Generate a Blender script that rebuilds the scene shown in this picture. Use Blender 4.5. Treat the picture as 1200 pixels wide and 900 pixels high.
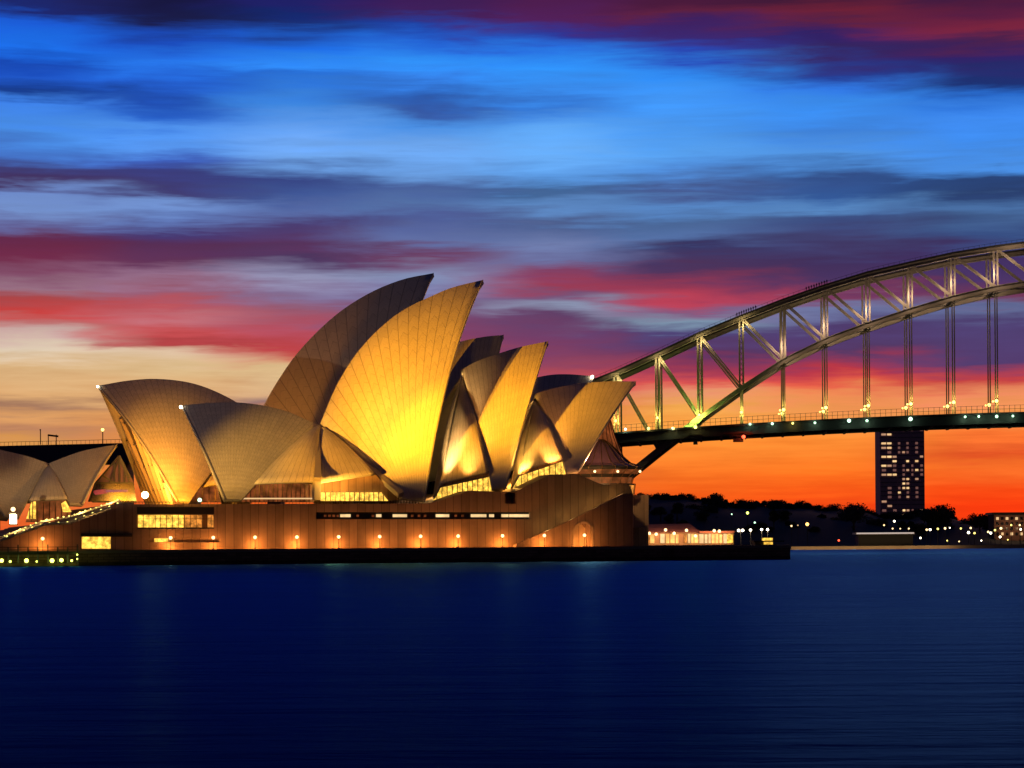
import bpy, bmesh, math, random
from mathutils import Vector, Matrix, noise as mnoise

random.seed(7)
for _o in list(bpy.data.objects):
    bpy.data.objects.remove(_o)
scene = bpy.context.scene
COL = scene.collection

# ------------------------------------------------------------------ camera
F = 2840.0            # focal length in photo pixels (1200 wide)
H = 3.3               # eye height above the water
PX0, PY0 = 600.0, 640.5
ROLL = 0.0075
cam_d = bpy.data.cameras.new('camera')
cam = bpy.data.objects.new('camera', cam_d)
COL.objects.link(cam)
cam_d.sensor_width = 36.0
cam_d.lens = 36.0 * F / 1200.0
cam_d.shift_y = (PY0 - 450.0) / 1200.0
cam_d.clip_start = 1.0
cam_d.clip_end = 60000.0
cr, sr = math.cos(ROLL), math.sin(ROLL)
cam.matrix_world = Matrix(((cr, sr, 0, 0), (0, 0, -1, 0), (-sr, cr, 0, H), (0, 0, 0, 1)))
scene.camera = cam

# ------------------------------------------------------------------ world
def lin(c):
    out = []
    for v in c:
        v /= 255.0
        out.append(v / 12.92 if v <= 0.04045 else ((v + 0.055) / 1.055) ** 2.4)
    return (out[0], out[1], out[2], 1.0)

SKY = {
 50: [(0,28,22,75),(18,22,35,110),(35,20,90,215),(60,22,110,235),(85,15,70,180),(97,25,85,200),(120,12,55,140),(131,60,130,235),(160,70,140,230),(190,65,110,195),(205,60,60,120),(222,65,45,95),(235,110,140,205),(250,115,145,205),(268,95,95,150),(285,100,35,75),(308,110,35,70),(325,130,75,105),(340,150,110,130),(354,170,70,75),(370,200,60,60),(385,190,110,110),(398,205,170,165),(415,225,205,180),(435,220,180,130),(460,222,170,115),(475,165,120,95),(486,225,160,100),(505,190,130,95),(525,225,155,80),(640,240,70,20)],
 200: [(0,15,12,60),(30,18,20,70),(50,20,75,190),(75,35,120,240),(100,30,95,210),(125,25,75,175),(140,35,95,200),(155,80,150,245),(175,85,150,240),(190,60,95,190),(205,55,60,130),(230,60,55,110),(245,115,150,215),(260,95,120,185),(275,65,50,110),(295,85,40,85),(315,95,45,85),(330,150,110,140),(345,150,90,115),(360,190,80,90),(372,195,110,120),(390,200,75,80),(405,175,60,65),(415,225,195,165),(440,225,190,140),(480,220,150,85),(530,235,130,50),(640,240,70,20)],
 350: [(0,25,25,100),(15,12,35,110),(35,20,45,120),(60,25,110,235),(80,45,140,250),(95,35,110,215),(125,60,135,225),(165,110,170,250),(185,110,165,235),(210,50,65,130),(230,60,85,150),(250,85,105,165),(265,70,55,110),(290,85,45,90),(305,75,50,95),(325,150,150,185),(345,130,110,150),(365,150,85,110),(385,180,75,95),(408,190,60,65),(422,200,80,75),(440,225,190,140),(460,215,170,130),(475,120,100,120),(490,220,140,80),(530,235,130,50),(640,240,70,20)],
 500: [(0,60,20,85),(15,60,25,90),(28,25,60,160),(45,30,100,215),(70,45,145,250),(90,50,130,235),(115,40,90,175),(130,50,85,160),(145,70,140,225),(180,110,170,245),(205,100,150,215),(225,70,95,155),(245,80,110,165),(260,75,90,150),(285,95,110,165),(300,110,60,100),(320,130,145,185),(335,125,130,175),(360,110,75,120),(400,130,60,100),(450,190,80,80),(480,220,110,60),(640,240,70,20)],
 650: [(0,75,20,75),(25,80,25,90),(40,40,50,150),(55,35,110,225),(80,45,150,255),(110,55,140,240),(125,50,120,215),(150,95,170,250),(180,105,175,250),(205,90,155,230),(225,60,95,145),(240,90,135,195),(260,75,95,145),(285,110,125,175),(305,105,110,160),(318,130,60,100),(335,155,55,85),(348,115,80,120),(362,140,150,180),(378,95,60,105),(400,115,55,100),(430,150,65,95),(450,200,75,80),(475,220,90,70),(500,240,140,60),(640,240,80,20)],
 800: [(0,70,15,55),(15,95,25,60),(28,60,25,95),(50,55,35,115),(65,35,70,180),(85,45,140,245),(110,60,150,250),(150,70,150,240),(180,85,160,240),(200,80,145,225),(225,65,85,140),(240,85,135,200),(258,70,100,150),(275,80,110,165),(292,50,50,100),(315,75,45,90),(335,150,50,80),(350,190,60,85),(362,130,85,125),(378,125,150,175),(392,75,65,120),(415,85,45,95),(435,150,50,85),(450,220,80,80),(463,235,150,110),(480,245,170,80),(510,255,150,55),(560,250,115,35),(590,245,85,20),(640,240,70,15)],
 980: [(0,60,15,50),(20,110,25,50),(35,95,25,60),(50,45,25,100),(70,50,30,95),(88,30,60,150),(105,45,120,230),(130,55,140,240),(160,60,130,220),(185,80,150,230),(210,45,75,135),(228,45,85,150),(245,85,135,195),(262,55,75,130),(285,60,60,110),(310,60,40,90),(338,70,45,95),(349,120,50,90),(362,110,120,165),(385,75,55,110),(415,80,50,100),(438,190,50,70),(450,230,90,70),(462,240,140,85),(480,240,150,80),(510,255,145,55),(550,255,120,35),(575,250,95,25),(600,250,70,20)],
 1150: [(0,50,15,60),(25,90,20,60),(45,125,30,60),(58,75,25,75),(75,45,25,100),(90,35,35,105),(110,20,45,115),(125,35,105,205),(150,60,140,245),(175,60,140,240),(200,70,140,225),(215,35,65,120),(235,35,60,110),(252,70,110,165),(270,60,90,140),(290,50,75,130),(310,60,40,95),(335,70,45,100),(355,110,45,80),(368,95,105,150),(385,75,60,115),(430,80,55,110),(450,200,60,65),(465,240,140,95),(480,240,150,80),(510,255,120,50),(535,225,80,35),(548,250,110,40),(580,255,75,20),(600,255,60,15)],
}
world = bpy.data.worlds.new('World')
scene.world = world
world.use_nodes = True
wt = world.node_tree
for n in list(wt.nodes):
    wt.nodes.remove(n)

class NT:
    """small helper for node trees"""
    def __init__(s, tree): s.t = tree
    def n(s, kind, **kw):
        nd = s.t.nodes.new(kind)
        for k, v in kw.items(): setattr(nd, k, v)
        return nd
    def set(s, sock, v):
        if hasattr(v, 'is_output'): s.t.links.new(v, sock)
        elif v is not None: sock.default_value = v
    def m(s, op, a, b=None, c=None, clamp=False):
        nd = s.n('ShaderNodeMath', operation=op); nd.use_clamp = clamp
        s.set(nd.inputs[0], a)
        if b is not None: s.set(nd.inputs[1], b)
        if c is not None: s.set(nd.inputs[2], c)
        return nd.outputs[0]
    def mix(s, f, a, b, blend='MIX'):
        nd = s.n('ShaderNodeMix', data_type='RGBA', blend_type=blend)
        s.set(nd.inputs[0], f); s.set(nd.inputs[6], a); s.set(nd.inputs[7], b)
        return nd.outputs[2]
    def noise(s, vec, scale, detail=2, rough=.5, dist=0):
        nd = s.n('ShaderNodeTexNoise')
        if vec is not None: s.t.links.new(vec, nd.inputs['Vector'])
        nd.inputs['Scale'].default_value = scale; nd.inputs['Detail'].default_value = detail
        nd.inputs['Roughness'].default_value = rough; nd.inputs['Distortion'].default_value = dist
        return nd.outputs['Fac']
    def xyz(s, x, y, z=0.0):
        nd = s.n('ShaderNodeCombineXYZ')
        s.set(nd.inputs[0], x); s.set(nd.inputs[1], y); s.set(nd.inputs[2], z)
        return nd.outputs[0]
    def ramp(s, f, stops, interp='LINEAR'):
        nd = s.n('ShaderNodeValToRGB'); cr_ = nd.color_ramp; cr_.interpolation = interp
        stops = sorted(stops, key=lambda q: q[0])
        cr_.elements[0].position = stops[0][0]; cr_.elements[0].color = stops[0][1]
        cr_.elements[1].position = stops[-1][0]; cr_.elements[1].color = stops[-1][1]
        for p, c in stops[1:-1]:
            e = cr_.elements.new(p); e.color = c
        s.set(nd.inputs[0], f)
        return nd.outputs[0]

W = NT(wt)
tc = W.n('ShaderNodeTexCoord')
sep = W.n('ShaderNodeSeparateXYZ'); wt.links.new(tc.outputs['Generated'], sep.inputs[0])
dx, dy, dz = sep.outputs
az = W.m('ARCTAN2', dx, dy)
hor = W.m('SQRT', W.m('ADD', W.m('MULTIPLY', dx, dx), W.m('MULTIPLY', dy, dy)))
tane = W.m('DIVIDE', dz, W.m('MAXIMUM', hor, 0.01))
# long, wind-drawn cloud streaks: noise stretched along the horizon
n1 = W.noise(W.xyz(W.m('MULTIPLY', az, 9.0), W.m('MULTIPLY', tane, 60.0)), 1.0, 5, .55, .3)
n2 = W.noise(W.xyz(W.m('MULTIPLY', az, 14.0), W.m('MULTIPLY', tane, 230.0), 3.0), 1.0, 4, .6, .2)
n3 = W.noise(W.xyz(W.m('MULTIPLY', az, 22.0), W.m('MULTIPLY', tane, 150.0), 9.0), 1.0, 4, .55, .4)
d1 = W.m('MULTIPLY', W.m('SUBTRACT', n1, .5), .016)
d2 = W.m('MULTIPLY', W.m('SUBTRACT', n2, .5), .012)
d3 = W.m('MULTIPLY', W.m('SUBTRACT', n3, .5), .009)
te = W.m('ADD', W.m('ADD', W.m('ADD', tane, d1), d2), d3)
tt = W.m('DIVIDE', te, .25)
azj = W.m('ADD', az, W.m('MULTIPLY', W.m('SUBTRACT', n3, .5), .05))
prev = None; prev_az = None
for px in sorted(SKY):
    a0 = math.atan((px - PX0) / F)
    st = []
    for (y, r, g, b) in SKY[px]:
        y2 = PY0 - y - ROLL * (px - PX0)
        st.append((max(0.0, y2 / F / .25), lin((r, g, b))))
    c = W.ramp(tt, st)
    if prev is None: prev = c
    else:
        mr = W.n('ShaderNodeMapRange', interpolation_type='SMOOTHSTEP')
        W.set(mr.inputs['Value'], azj); mr.inputs['From Min'].default_value = prev_az; mr.inputs['From Max'].default_value = a0
        prev = W.mix(mr.outputs[0], prev, c)
    prev_az = a0
# fine streak modulation
mod = W.m('ADD', .83, W.m('MULTIPLY', n2, .38))
mod2 = W.m('ADD', .88, W.m('MULTIPLY', n3, .26))
mm = W.m('MULTIPLY', mod, mod2)
front = W.mix(1.0, prev, W.xyz(mm, mm, mm), 'MULTIPLY')
hs_ = W.n('ShaderNodeHueSaturation'); hs_.inputs['Saturation'].default_value = 1.0; hs_.inputs['Value'].default_value = .95; wt.links.new(front, hs_.inputs['Color']); front = hs_.outputs[0]
# higher sky: deepening dusk blue
def smooth(v, a, b):
    mr = W.n('ShaderNodeMapRange', interpolation_type='SMOOTHSTEP')
    W.set(mr.inputs['Value'], v); mr.inputs['From Min'].default_value = a; mr.inputs['From Max'].default_value = b
    return mr.outputs[0]
front = W.mix(smooth(tane, .235, .30), front, (.004, .014, .085, 1))
front = W.mix(smooth(tane, .6, 2.0), front, (.003, .008, .045, 1))
# away from the sunset the sky is plain dark dusk
back = W.ramp(W.m('MULTIPLY', tane, 1.0), [(0.0, (.016, .010, .020, 1)), (.3, (.012, .010, .026, 1)), (1.0, (.006, .007, .026, 1))])
col = W.mix(smooth(W.m('ABSOLUTE', az), .45, 1.3), front, back)
# below the horizon
col = W.mix(smooth(tane, -.01, -.03), col, (.004, .006, .02, 1))
sky = W.n('ShaderNodeTexSky', sky_type='NISHITA'); sky.sun_disc = False
sky.sun_elevation = math.radians(-4.0); sky.sun_rotation = math.radians(12.0)
bg1 = W.n('ShaderNodeBackground'); wt.links.new(col, bg1.inputs[0]); bg1.inputs[1].default_value = 1.0
bg2 = W.n('ShaderNodeBackground'); wt.links.new(sky.outputs[0], bg2.inputs[0]); bg2.inputs[1].default_value = 0.05
addw = W.n('ShaderNodeAddShader'); wt.links.new(bg1.outputs[0], addw.inputs[0]); wt.links.new(bg2.outputs[0], addw.inputs[1])
wo = W.n('ShaderNodeOutputWorld'); wt.links.new(addw.outputs[0], wo.inputs[0])
world.cycles.sampling_method = 'MANUAL'; world.cycles.sample_map_resolution = 1024

# faint afterglow from where the sun has gone down behind the bridge
sun_d = bpy.data.lights.new('sun', 'SUN'); sun_d.energy = .12; sun_d.angle = math.radians(12); sun_d.color = (1, .45, .25)
sun = bpy.data.objects.new('sun', sun_d); COL.objects.link(sun)
sun.rotation_euler = Vector((-.2, -1, -.10)).to_track_quat('-Z', 'Y').to_euler()

scene.render.engine = 'CYCLES'
scene.cycles.use_denoising = True
scene.cycles.max_bounces = 6
scene.cycles.diffuse_bounces = 3
scene.cycles.glossy_bounces = 3
scene.cycles.sample_clamp_indirect = 4.0
scene.view_settings.view_transform = 'Standard'
scene.view_settings.look = 'None'
scene.view_settings.gamma = 1.0
scene.view_settings.exposure = 0.0
scene.view_settings.use_curve_mapping = False

# ------------------------------------------------------------------ geometry helpers
SL = .30   # the shore and the halls run away from us towards the right
def uv_(px, py):
    ex, ey = px - PX0, PY0 - py
    return ex * cr + ey * sr, -ex * sr + ey * cr
def at(px, py, Y):
    u, v = uv_(px, py)
    return Vector((u * Y / F, Y, H + v * Y / F))
def pl(px, py, d, s=SL):
    """photo pixel onto the vertical plane Y = d + s X"""
    u, v = uv_(px, py)
    return at(px, py, d / (1 - s * u / F))
def plx(px, d, s=SL, z=3.2):
    p = pl(px, 640, d, s); p.z = z
    return p
def X2P(p):
    u = p.x * F / p.y; v = (p.z - H) * F / p.y
    return PX0 + u * cr - v * sr, PY0 - (u * sr + v * cr)
NRM = Vector((-SL, 1, 0)).normalized()      # into the building, square to the shore line
AXS = Vector((1, SL, 0)).normalized()       # along the shore line

def tag(o, label=None, cat=None, group=None, kind=None):
    if label: o['label'] = label
    if cat: o['category'] = cat
    if group: o['group'] = group
    if kind: o['kind'] = kind
    return o
def empty(name, loc=(0, 0, 0)):
    o = bpy.data.objects.new(name, None); COL.objects.link(o); o.location = loc
    o.empty_display_size = 1
    return o
def link(name, me, mat=None, parent=None):
    if isinstance(me, bmesh.types.BMesh):
        bm = me; me = bpy.data.meshes.new(name); bm.to_mesh(me); bm.free()
    if mat:
        for m_ in (mat if isinstance(mat, (list, tuple)) else [mat]): me.materials.append(m_)
    o = bpy.data.objects.new(name, me); COL.objects.link(o)
    if parent is not None:
        o.parent = parent
        base = parent.location.copy()
        if parent.parent: base = base + parent.parent.location
        me.transform(Matrix.Translation(-base))
    return o
def recalc(bm):
    bmesh.ops.recalc_face_normals(bm, faces=bm.faces)
def add_prism(bm, pts, vec):
    """closed solid: polygon pts swept along vec"""
    a = [bm.verts.new(p) for p in pts]; b = [bm.verts.new(Vector(p) + vec) for p in pts]
    n = len(a)
    bm.faces.new(a); bm.faces.new(list(reversed(b)))
    for i in range(n):
        bm.faces.new((a[i], b[i], b[(i + 1) % n], a[(i + 1) % n]))
def add_box(bm, c, sx, sy, sz, ax=None):
    """box centred on c; ax = unit vector of its x side"""
    ax = ax or Vector((1, 0, 0)); ay = Vector((-ax.y, ax.x, 0)); c = Vector(c)
    pts = [c + ax * (sx / 2 * i) + ay * (sy / 2 * j) + Vector((0, 0, -sz / 2)) for i, j in ((-1, -1), (1, -1), (1, 1), (-1, 1))]
    add_prism(bm, pts, Vector((0, 0, sz)))
def add_bar(bm, a, b, w, t=None, up=None):
    """rectangular bar from a to b"""
    a = Vector(a); b = Vector(b); t = t or w
    d = (b - a).normalized(); up = up or Vector((0, 1, 0))
    if abs(d.dot(up)) > .98: up = Vector((1, 0, 0))
    s = d.cross(up).normalized(); q = s.cross(d).normalized()
    pts = [a + s * (w / 2 * i) + q * (t / 2 * j) for i, j in ((-1, -1), (1, -1), (1, 1), (-1, 1))]
    add_prism(bm, pts, b - a)
def add_tube(bm, pts, rad, seg=8):
    rings = []
    for i, p in enumerate(pts):
        p = Vector(p)
        d = (Vector(pts[min(i + 1, len(pts) - 1)]) - Vector(pts[max(i - 1, 0)])).normalized()
        up = Vector((0, 0, 1)) if abs(d.z) < .95 else Vector((1, 0, 0))
        s = d.cross(up).normalized(); q = s.cross(d)
        r = rad[i] if isinstance(rad, (list, tuple)) else rad
        rings.append([bm.verts.new(p + (s * math.cos(t) + q * math.sin(t)) * r) for t in [2 * math.pi * k / seg for k in range(seg)]])
    for r0, r1 in zip(rings, rings[1:]):
        for k in range(seg):
            bm.faces.new((r0[k], r0[(k + 1) % seg], r1[(k + 1) % seg], r1[k]))
    bm.faces.new(list(reversed(rings[0]))); bm.faces.new(rings[-1])
def add_ball(bm, c, r, seg=12, sz=1.0):
    bmesh.ops.create_uvsphere(bm, u_segments=seg, v_segments=seg // 2 + 2, radius=1,
                              matrix=Matrix.Translation(c) @ Matrix.Diagonal((r, r, r * sz, 1)))

# ------------------------------------------------------------------ materials
def mat_new(name):
    m = bpy.data.materials.new(name); m.use_nodes = True
    t = m.node_tree
    b = t.nodes['Principled BSDF']
    return m, NT(t), b
def world_pos(N):
    g = N.n('ShaderNodeNewGeometry'); return g.outputs['Position']
def plain(name, rgb, rough=.6, metal=0, var=.25, scale=.5, bump=0):
    m, N, b = mat_new(name)
    p = world_pos(N)
    f = N.noise(p, scale, 5, .6)
    c = N.mix(f, tuple(v * (1 - var) for v in rgb) + (1,), tuple(min(1, v * (1 + var)) for v in rgb) + (1,))
    N.set(b.inputs['Base Color'], c); b.inputs['Roughness'].default_value = rough; b.inputs['Metallic'].default_value = metal
    if bump:
        bp = N.n('ShaderNodeBump'); bp.inputs['Strength'].default_value = bump; bp.inputs['Distance'].default_value = .2
        N.set(bp.inputs['Height'], N.noise(p, scale * 4, 4, .6)); N.t.links.new(bp.outputs[0], b.inputs['Normal'])
    return m
def glow(name, rgb, strength, var=0.0, scale=.4):
    m, N, b = mat_new(name)
    b.inputs['Base Color'].default_value = (.02, .02, .02, 1)
    if var:
        f = N.noise(world_pos(N), scale, 3, .6)
        f2 = N.m('POWER', N.m('MULTIPLY', f, 1.6), 3.0)
        c = N.mix(N.m('MULTIPLY', f2, 1.0, clamp=True), tuple(v * (1 - var) for v in rgb) + (1,), rgb + (1,))
        N.set(b.inputs['Emission Color'], c)
    else:
        b.inputs['Emission Color'].default_value = rgb + (1,)
    b.inputs['Emission Strength'].default_value = strength
    return m

def tile_mat(name, nu, nv, rgb=(.60, .545, .45), lidw=.45):
    """glazed off-white tile lids between ribs: fan seams (u) and chevron lid joints (v), from the mesh's UVs"""
    m, N, b = mat_new(name)
    uvn = N.n('ShaderNodeTexCoord').outputs['UV']
    s = N.n('ShaderNodeSeparateXYZ'); N.t.links.new(uvn, s.inputs[0])
    u = N.m('MULTIPLY', s.outputs[0], nu); v = N.m('MULTIPLY', s.outputs[1], nv)
    fu = N.m('FRACT', u); cu = N.m('ABSOLUTE', N.m('SUBTRACT', fu, .5))        # .5 at a seam
    seam = N.m('GREATER_THAN', cu, .462)
    v2 = N.m('ADD', v, N.m('MULTIPLY', cu, 1.1))
    fv = N.m('ABSOLUTE', N.m('SUBTRACT', N.m('FRACT', v2), .5))
    lid = N.m('GREATER_THAN', fv, .462)
    line = N.m('MAXIMUM', seam, N.m('MULTIPLY', lid, lidw))
    cell = N.n('ShaderNodeTexWhiteNoise', noise_dimensions='2D')
    N.t.links.new(N.xyz(N.m('FLOOR', u), N.m('FLOOR', v2)), cell.inputs['Vector'])
    dirt = N.noise(world_pos(N), .25, 5, .6)
    fine = N.noise(world_pos(N), 2.5, 3, .7)
    k = N.m('ADD', .72, N.m('ADD', N.m('MULTIPLY', cell.outputs['Value'], .12), N.m('ADD', N.m('MULTIPLY', dirt, .25), N.m('MULTIPLY', fine, .34))))
    base = N.mix(1.0, rgb + (1,), N.xyz(k, k, k), 'MULTIPLY')
    c = N.mix(N.m('MULTIPLY', line, .5), base, (.12, .10, .08, 1))
    N.set(b.inputs['Base Color'], c); b.inputs['Roughness'].default_value = .42
    bp = N.n('ShaderNodeBump'); bp.inputs['Strength'].default_value = .5; bp.inputs['Distance'].default_value = .12
    N.set(bp.inputs['Height'], N.m('SUBTRACT', fine, line)); N.t.links.new(bp.outputs[0], b.inputs['Normal'])
    return m
def panel_mat(name, rgb, pitch=1.8, rough=.7):
    """reconstituted granite cladding: tall panels with dark joints along the wall"""
    m, N, b = mat_new(name)
    p = world_pos(N)
    s = N.n('ShaderNodeSeparateXYZ'); N.t.links.new(p, s.inputs[0])
    along = N.m('ADD', N.m('MULTIPLY', s.outputs[0], AXS.x), N.m('MULTIPLY', s.outputs[1], AXS.y))
    q = N.m('DIVIDE', along, pitch)
    j = N.m('GREATER_THAN', N.m('ABSOLUTE', N.m('SUBTRACT', N.m('FRACT', q), .5)), .46)
    cell = N.n('ShaderNodeTexWhiteNoise', noise_dimensions='1D'); N.set(cell.inputs['W'], N.m('FLOOR', q))
    f = N.noise(p, .6, 6, .65)
    st = N.noise(N.xyz(N.m('MULTIPLY', along, 1.6), N.m('MULTIPLY', s.outputs[2], .12)), 1.0, 4, .6)
    k = N.m('ADD', .35, N.m('ADD', N.m('MULTIPLY', cell.outputs['Value'], .45), N.m('ADD', N.m('MULTIPLY', f, .4), N.m('MULTIPLY', st, .5))))
    base = N.mix(1.0, rgb + (1,), N.xyz(k, k, k), 'MULTIPLY')
    c = N.mix(N.m('MULTIPLY', j, .5), base, (.03, .015, .010, 1))
    N.set(b.inputs['Base Color'], c); b.inputs['Roughness'].default_value = rough
    bp = N.n('ShaderNodeBump'); bp.inputs['Strength'].default_value = .6; bp.inputs['Distance'].default_value = .15
    N.set(bp.inputs['Height'], N.m('SUBTRACT', f, j)); N.t.links.new(bp.outputs[0], b.inputs['Normal'])
    return m

M = {}
M['tile_big'] = tile_mat('shell_tiles_wide', 17, 15)
M['tile_fine'] = tile_mat('shell_tiles_fine', 26, 24, lidw=.9)
M['tile_side'] = tile_mat('shell_tiles_side', 9, 8)
M['concrete'] = plain('shell_rib_concrete', (.42, .38, .32), .7)
M['rim'] = plain('shell_rim', (.5, .47, .4), .5)
M['granite'] = panel_mat('podium_granite', (.30, .19, .12))
M['granite_light'] = panel_mat('podium_granite_light', (.42, .30, .20), 2.4)
M['paving'] = plain('promenade_paving', (.22, .17, .13), .8, scale=1)
def block_mat(name, rgb):
    m, N, b = mat_new(name); p = world_pos(N)
    s_ = N.n('ShaderNodeSeparateXYZ'); N.t.links.new(p, s_.inputs[0])
    al = N.m('ADD', N.m('MULTIPLY', s_.outputs[0], AXS.x), N.m('MULTIPLY', s_.outputs[1], AXS.y))
    br = N.n('ShaderNodeTexBrick'); N.t.links.new(N.xyz(al, s_.outputs[2]), br.inputs['Vector'])
    br.inputs['Scale'].default_value = 1; br.inputs['Brick Width'].default_value = 2.2; br.inputs['Row Height'].default_value = .6; br.inputs['Mortar Size'].default_value = .05
    br.inputs['Color1'].default_value = rgb + (1,); br.inputs['Color2'].default_value = tuple(v * .55 for v in rgb) + (1,); br.inputs['Mortar'].default_value = tuple(v * .2 for v in rgb) + (1,)
    wet = N.n('ShaderNodeMapRange'); N.set(wet.inputs[0], N.m('ADD', s_.outputs[2], N.m('MULTIPLY', N.noise(p, .5, 4), .6))); wet.inputs[1].default_value = .9; wet.inputs[2].default_value = 1.3; wet.inputs[3].default_value = .3; wet.inputs[4].default_value = 1.0
    k = N.m('MULTIPLY', wet.outputs[0], N.m('ADD', .5, N.noise(p, .7, 5, .65)))
    N.set(b.inputs['Base Color'], N.mix(1.0, br.outputs[0], N.xyz(k, k, k), 'MULTIPLY')); b.inputs['Roughness'].default_value = .8
    return m
M['seawall'] = block_mat('seawall_stone', (.26, .15, .09))
M['dark'] = plain('dark_metal', (.02, .018, .016), .5)
M['bronze'] = plain('bronze_mullion', (.14, .08, .04), .4, .6)
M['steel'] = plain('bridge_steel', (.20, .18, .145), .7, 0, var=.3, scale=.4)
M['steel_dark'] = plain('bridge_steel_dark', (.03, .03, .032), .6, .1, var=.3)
M['glass_dark'] = plain('dark_glass', (.03, .02, .025), .12, 0, var=.1)
M['glass_warm'] = plain('warm_glass', (.05, .018, .008), .3, 0, .3)
M['mull_light'] = plain('pale_mullion', (.48, .36, .22), .6)
M['foyer'] = glow('lit_foyer_glass', (1.0, .34, .05), 1.1, .85, .9)
M['foyer_hot'] = glow('bright_foyer_glass', (1.0, .55, .07), 2.2, .85, 1.1)
M['foyer_red'] = glow('dim_foyer_glass', (.55, .13, .03), .55, .9, .45)
M['foyer_dome'] = plain('plum_foyer_glass', (.10, .05, .09), .2, var=.3)
M['white_glow'] = glow('white_lamp', (1.0, .85, .6), 9.0)
M['globe'] = glow('globe_lamp', (1.0, .66, .30), 3.0)
M['green_lamp'] = glow('yellow_green_lamp', (.85, 1.0, .12), 6.0)
M['mint_lamp'] = glow('mint_lamp', (.55, 1.0, .65), 3.0)
M['yellow_lamp'] = glow('yellow_lamp', (1.0, .82, .18), 3.0)
M['red_lamp'] = glow('red_lamp', (1.0, .08, .03), 4.0)
M['orange_lamp'] = glow('orange_lamp', (1.0, .42, .10), 5.0)
M['window_warm'] = glow('warm_window', (1.0, .62, .28), .9)
M['window_soft'] = glow('soft_window', (1.0, .55, .32), .5)
M['unlit_pane_glow'] = glow('added_pane_glow', (.40, .18, .15), .4)  # faint glow added to unlit panes to lift the dark tower
M['window_lit'] = glow('lit_window', (1.0, .66, .30), 1.3, .45, .3)
M['hotel_glow'] = glow('hotel_window', (1.0, .46, .12), 1.9, .6, .25)
M['tower'] = plain('tower_concrete', (.55, .36, .38), .8, var=.2, scale=.1)
M['tower_glass'] = plain('tower_window_glass', (.012, .012, .018), .25, var=.1)
M['roof_red'] = plain('hotel_roof', (.30, .13, .10), .8)
M['hotel_wall'] = plain('hotel_wall', (.30, .20, .14), .8)
M['leaf'] = plain('dusk_foliage', (.035, .045, .03), .8, var=.6, scale=.2)
M['bark'] = plain('bark', (.05, .035, .025), .9)
M['hill'] = plain('hill_ground', (.02, .025, .03), .9, var=.5, scale=.05)
M['cloth'] = plain('dark_clothing', (.03, .03, .04), .9)
M['blue_steel'] = plain('viaduct_steel', (.05, .055, .09), .6)

# ------------------------------------------------------------------ lights
def aim(o, target):
    o.rotation_euler = (Vector(target) - o.location).to_track_quat('-Z', 'Y').to_euler()
def spot(loc, target, power, color, cone=60, blend=.5, radius=.5, name='floodlight'):
    d = bpy.data.lights.new(name, 'SPOT'); d.energy = power; d.color = color
    d.spot_size = math.radians(cone); d.spot_blend = blend; d.shadow_soft_size = radius
    o = bpy.data.objects.new(name, d); COL.objects.link(o); o.location = loc; aim(o, target)
    return o
def point(loc, power, color, radius=.3, name='lamp_light', parent=None):
    d = bpy.data.lights.new(name, 'POINT'); d.energy = power; d.color = color; d.shadow_soft_size = radius
    o = bpy.data.objects.new(name, d); COL.objects.link(o); o.location = loc
    if parent is not None:
        o.parent = parent; o.location = Vector(loc) - parent.location
    return o
GOLD = (1.0, .60, .07); AMBER = (1.0, .42, .05); WARM = (1.0, .72, .35)
D1, DF1 = 562.0, 541.0      # near hall: ridge plane, plane of its near feet
D2, DF2 = 610.0, 590.0      # far hall
DR, DFR = 606.0, 590.0      # restaurant
DW = 535.0                  # podium wall
DS = 523.0                  # sea wall

# bank of hooded floodlights out of view to the left front: it grazes every hall, throws the shell shadows,
# and its added hood cuts the light off just above the podium
FL = at(-70, 632, 430)
FB = FL.copy(); FB.z = 0
spot(FL, pl(430, 480, D1), 7.5e4, (1.0, .66, .52), 62, .5, .08)
fdir = (pl(470, 500, D1) - FL); fdir.z = 0; fdir.normalize(); fper = Vector((-fdir.y, fdir.x, 0))
FS = FL + fper * 3.6
spot(FS, pl(484, 462, D1 - 10), 2.4e6, (1.0, .39, .006), 20, 1.0, .03)
spot(FS, pl(470, 488, D1 - 12), 6e5, (1.0, .44, .05), 9, 1.0, .03)
spot(FL + Vector((-.5, 0, 0)), pl(300, 545, D1 - 10), 7.5e5, (1.0, .50, .06), 14, 1.0, .08)
spot(FL + Vector((-.9, 0, 0)), pl(190, 525, D2 - 10), 6.0e5, (1.0, .46, .05), 11, 1.0, .08)
spot(FL + Vector((1.0, 0, 0)), pl(600, 505, D1 - 8), 2.1e6, (1.0, .40, .006), 13, .9, .08)
spot(FL + Vector((1.4, 0, 0)), pl(705, 490, D1 - 8), 1.2e6, (1.0, .42, .02), 11, .9, .08)
spot(FL + Vector((-1.3, 0, 0)), pl(45, 560, DR - 12), 3.2e5, (1.0, .56, .22), 16, 1.0, .08)
# floods on the podium deck
spot(pl(196, 584, 566), pl(232, 530, D2 - 8), 5.0e4, (1.0, .34, .015), 110, .9, .5)
spot(pl(390, 583, DW + 2), pl(400, 530, DF1 + 4), 5e3, AMBER, 120, .8, .5)

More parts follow.
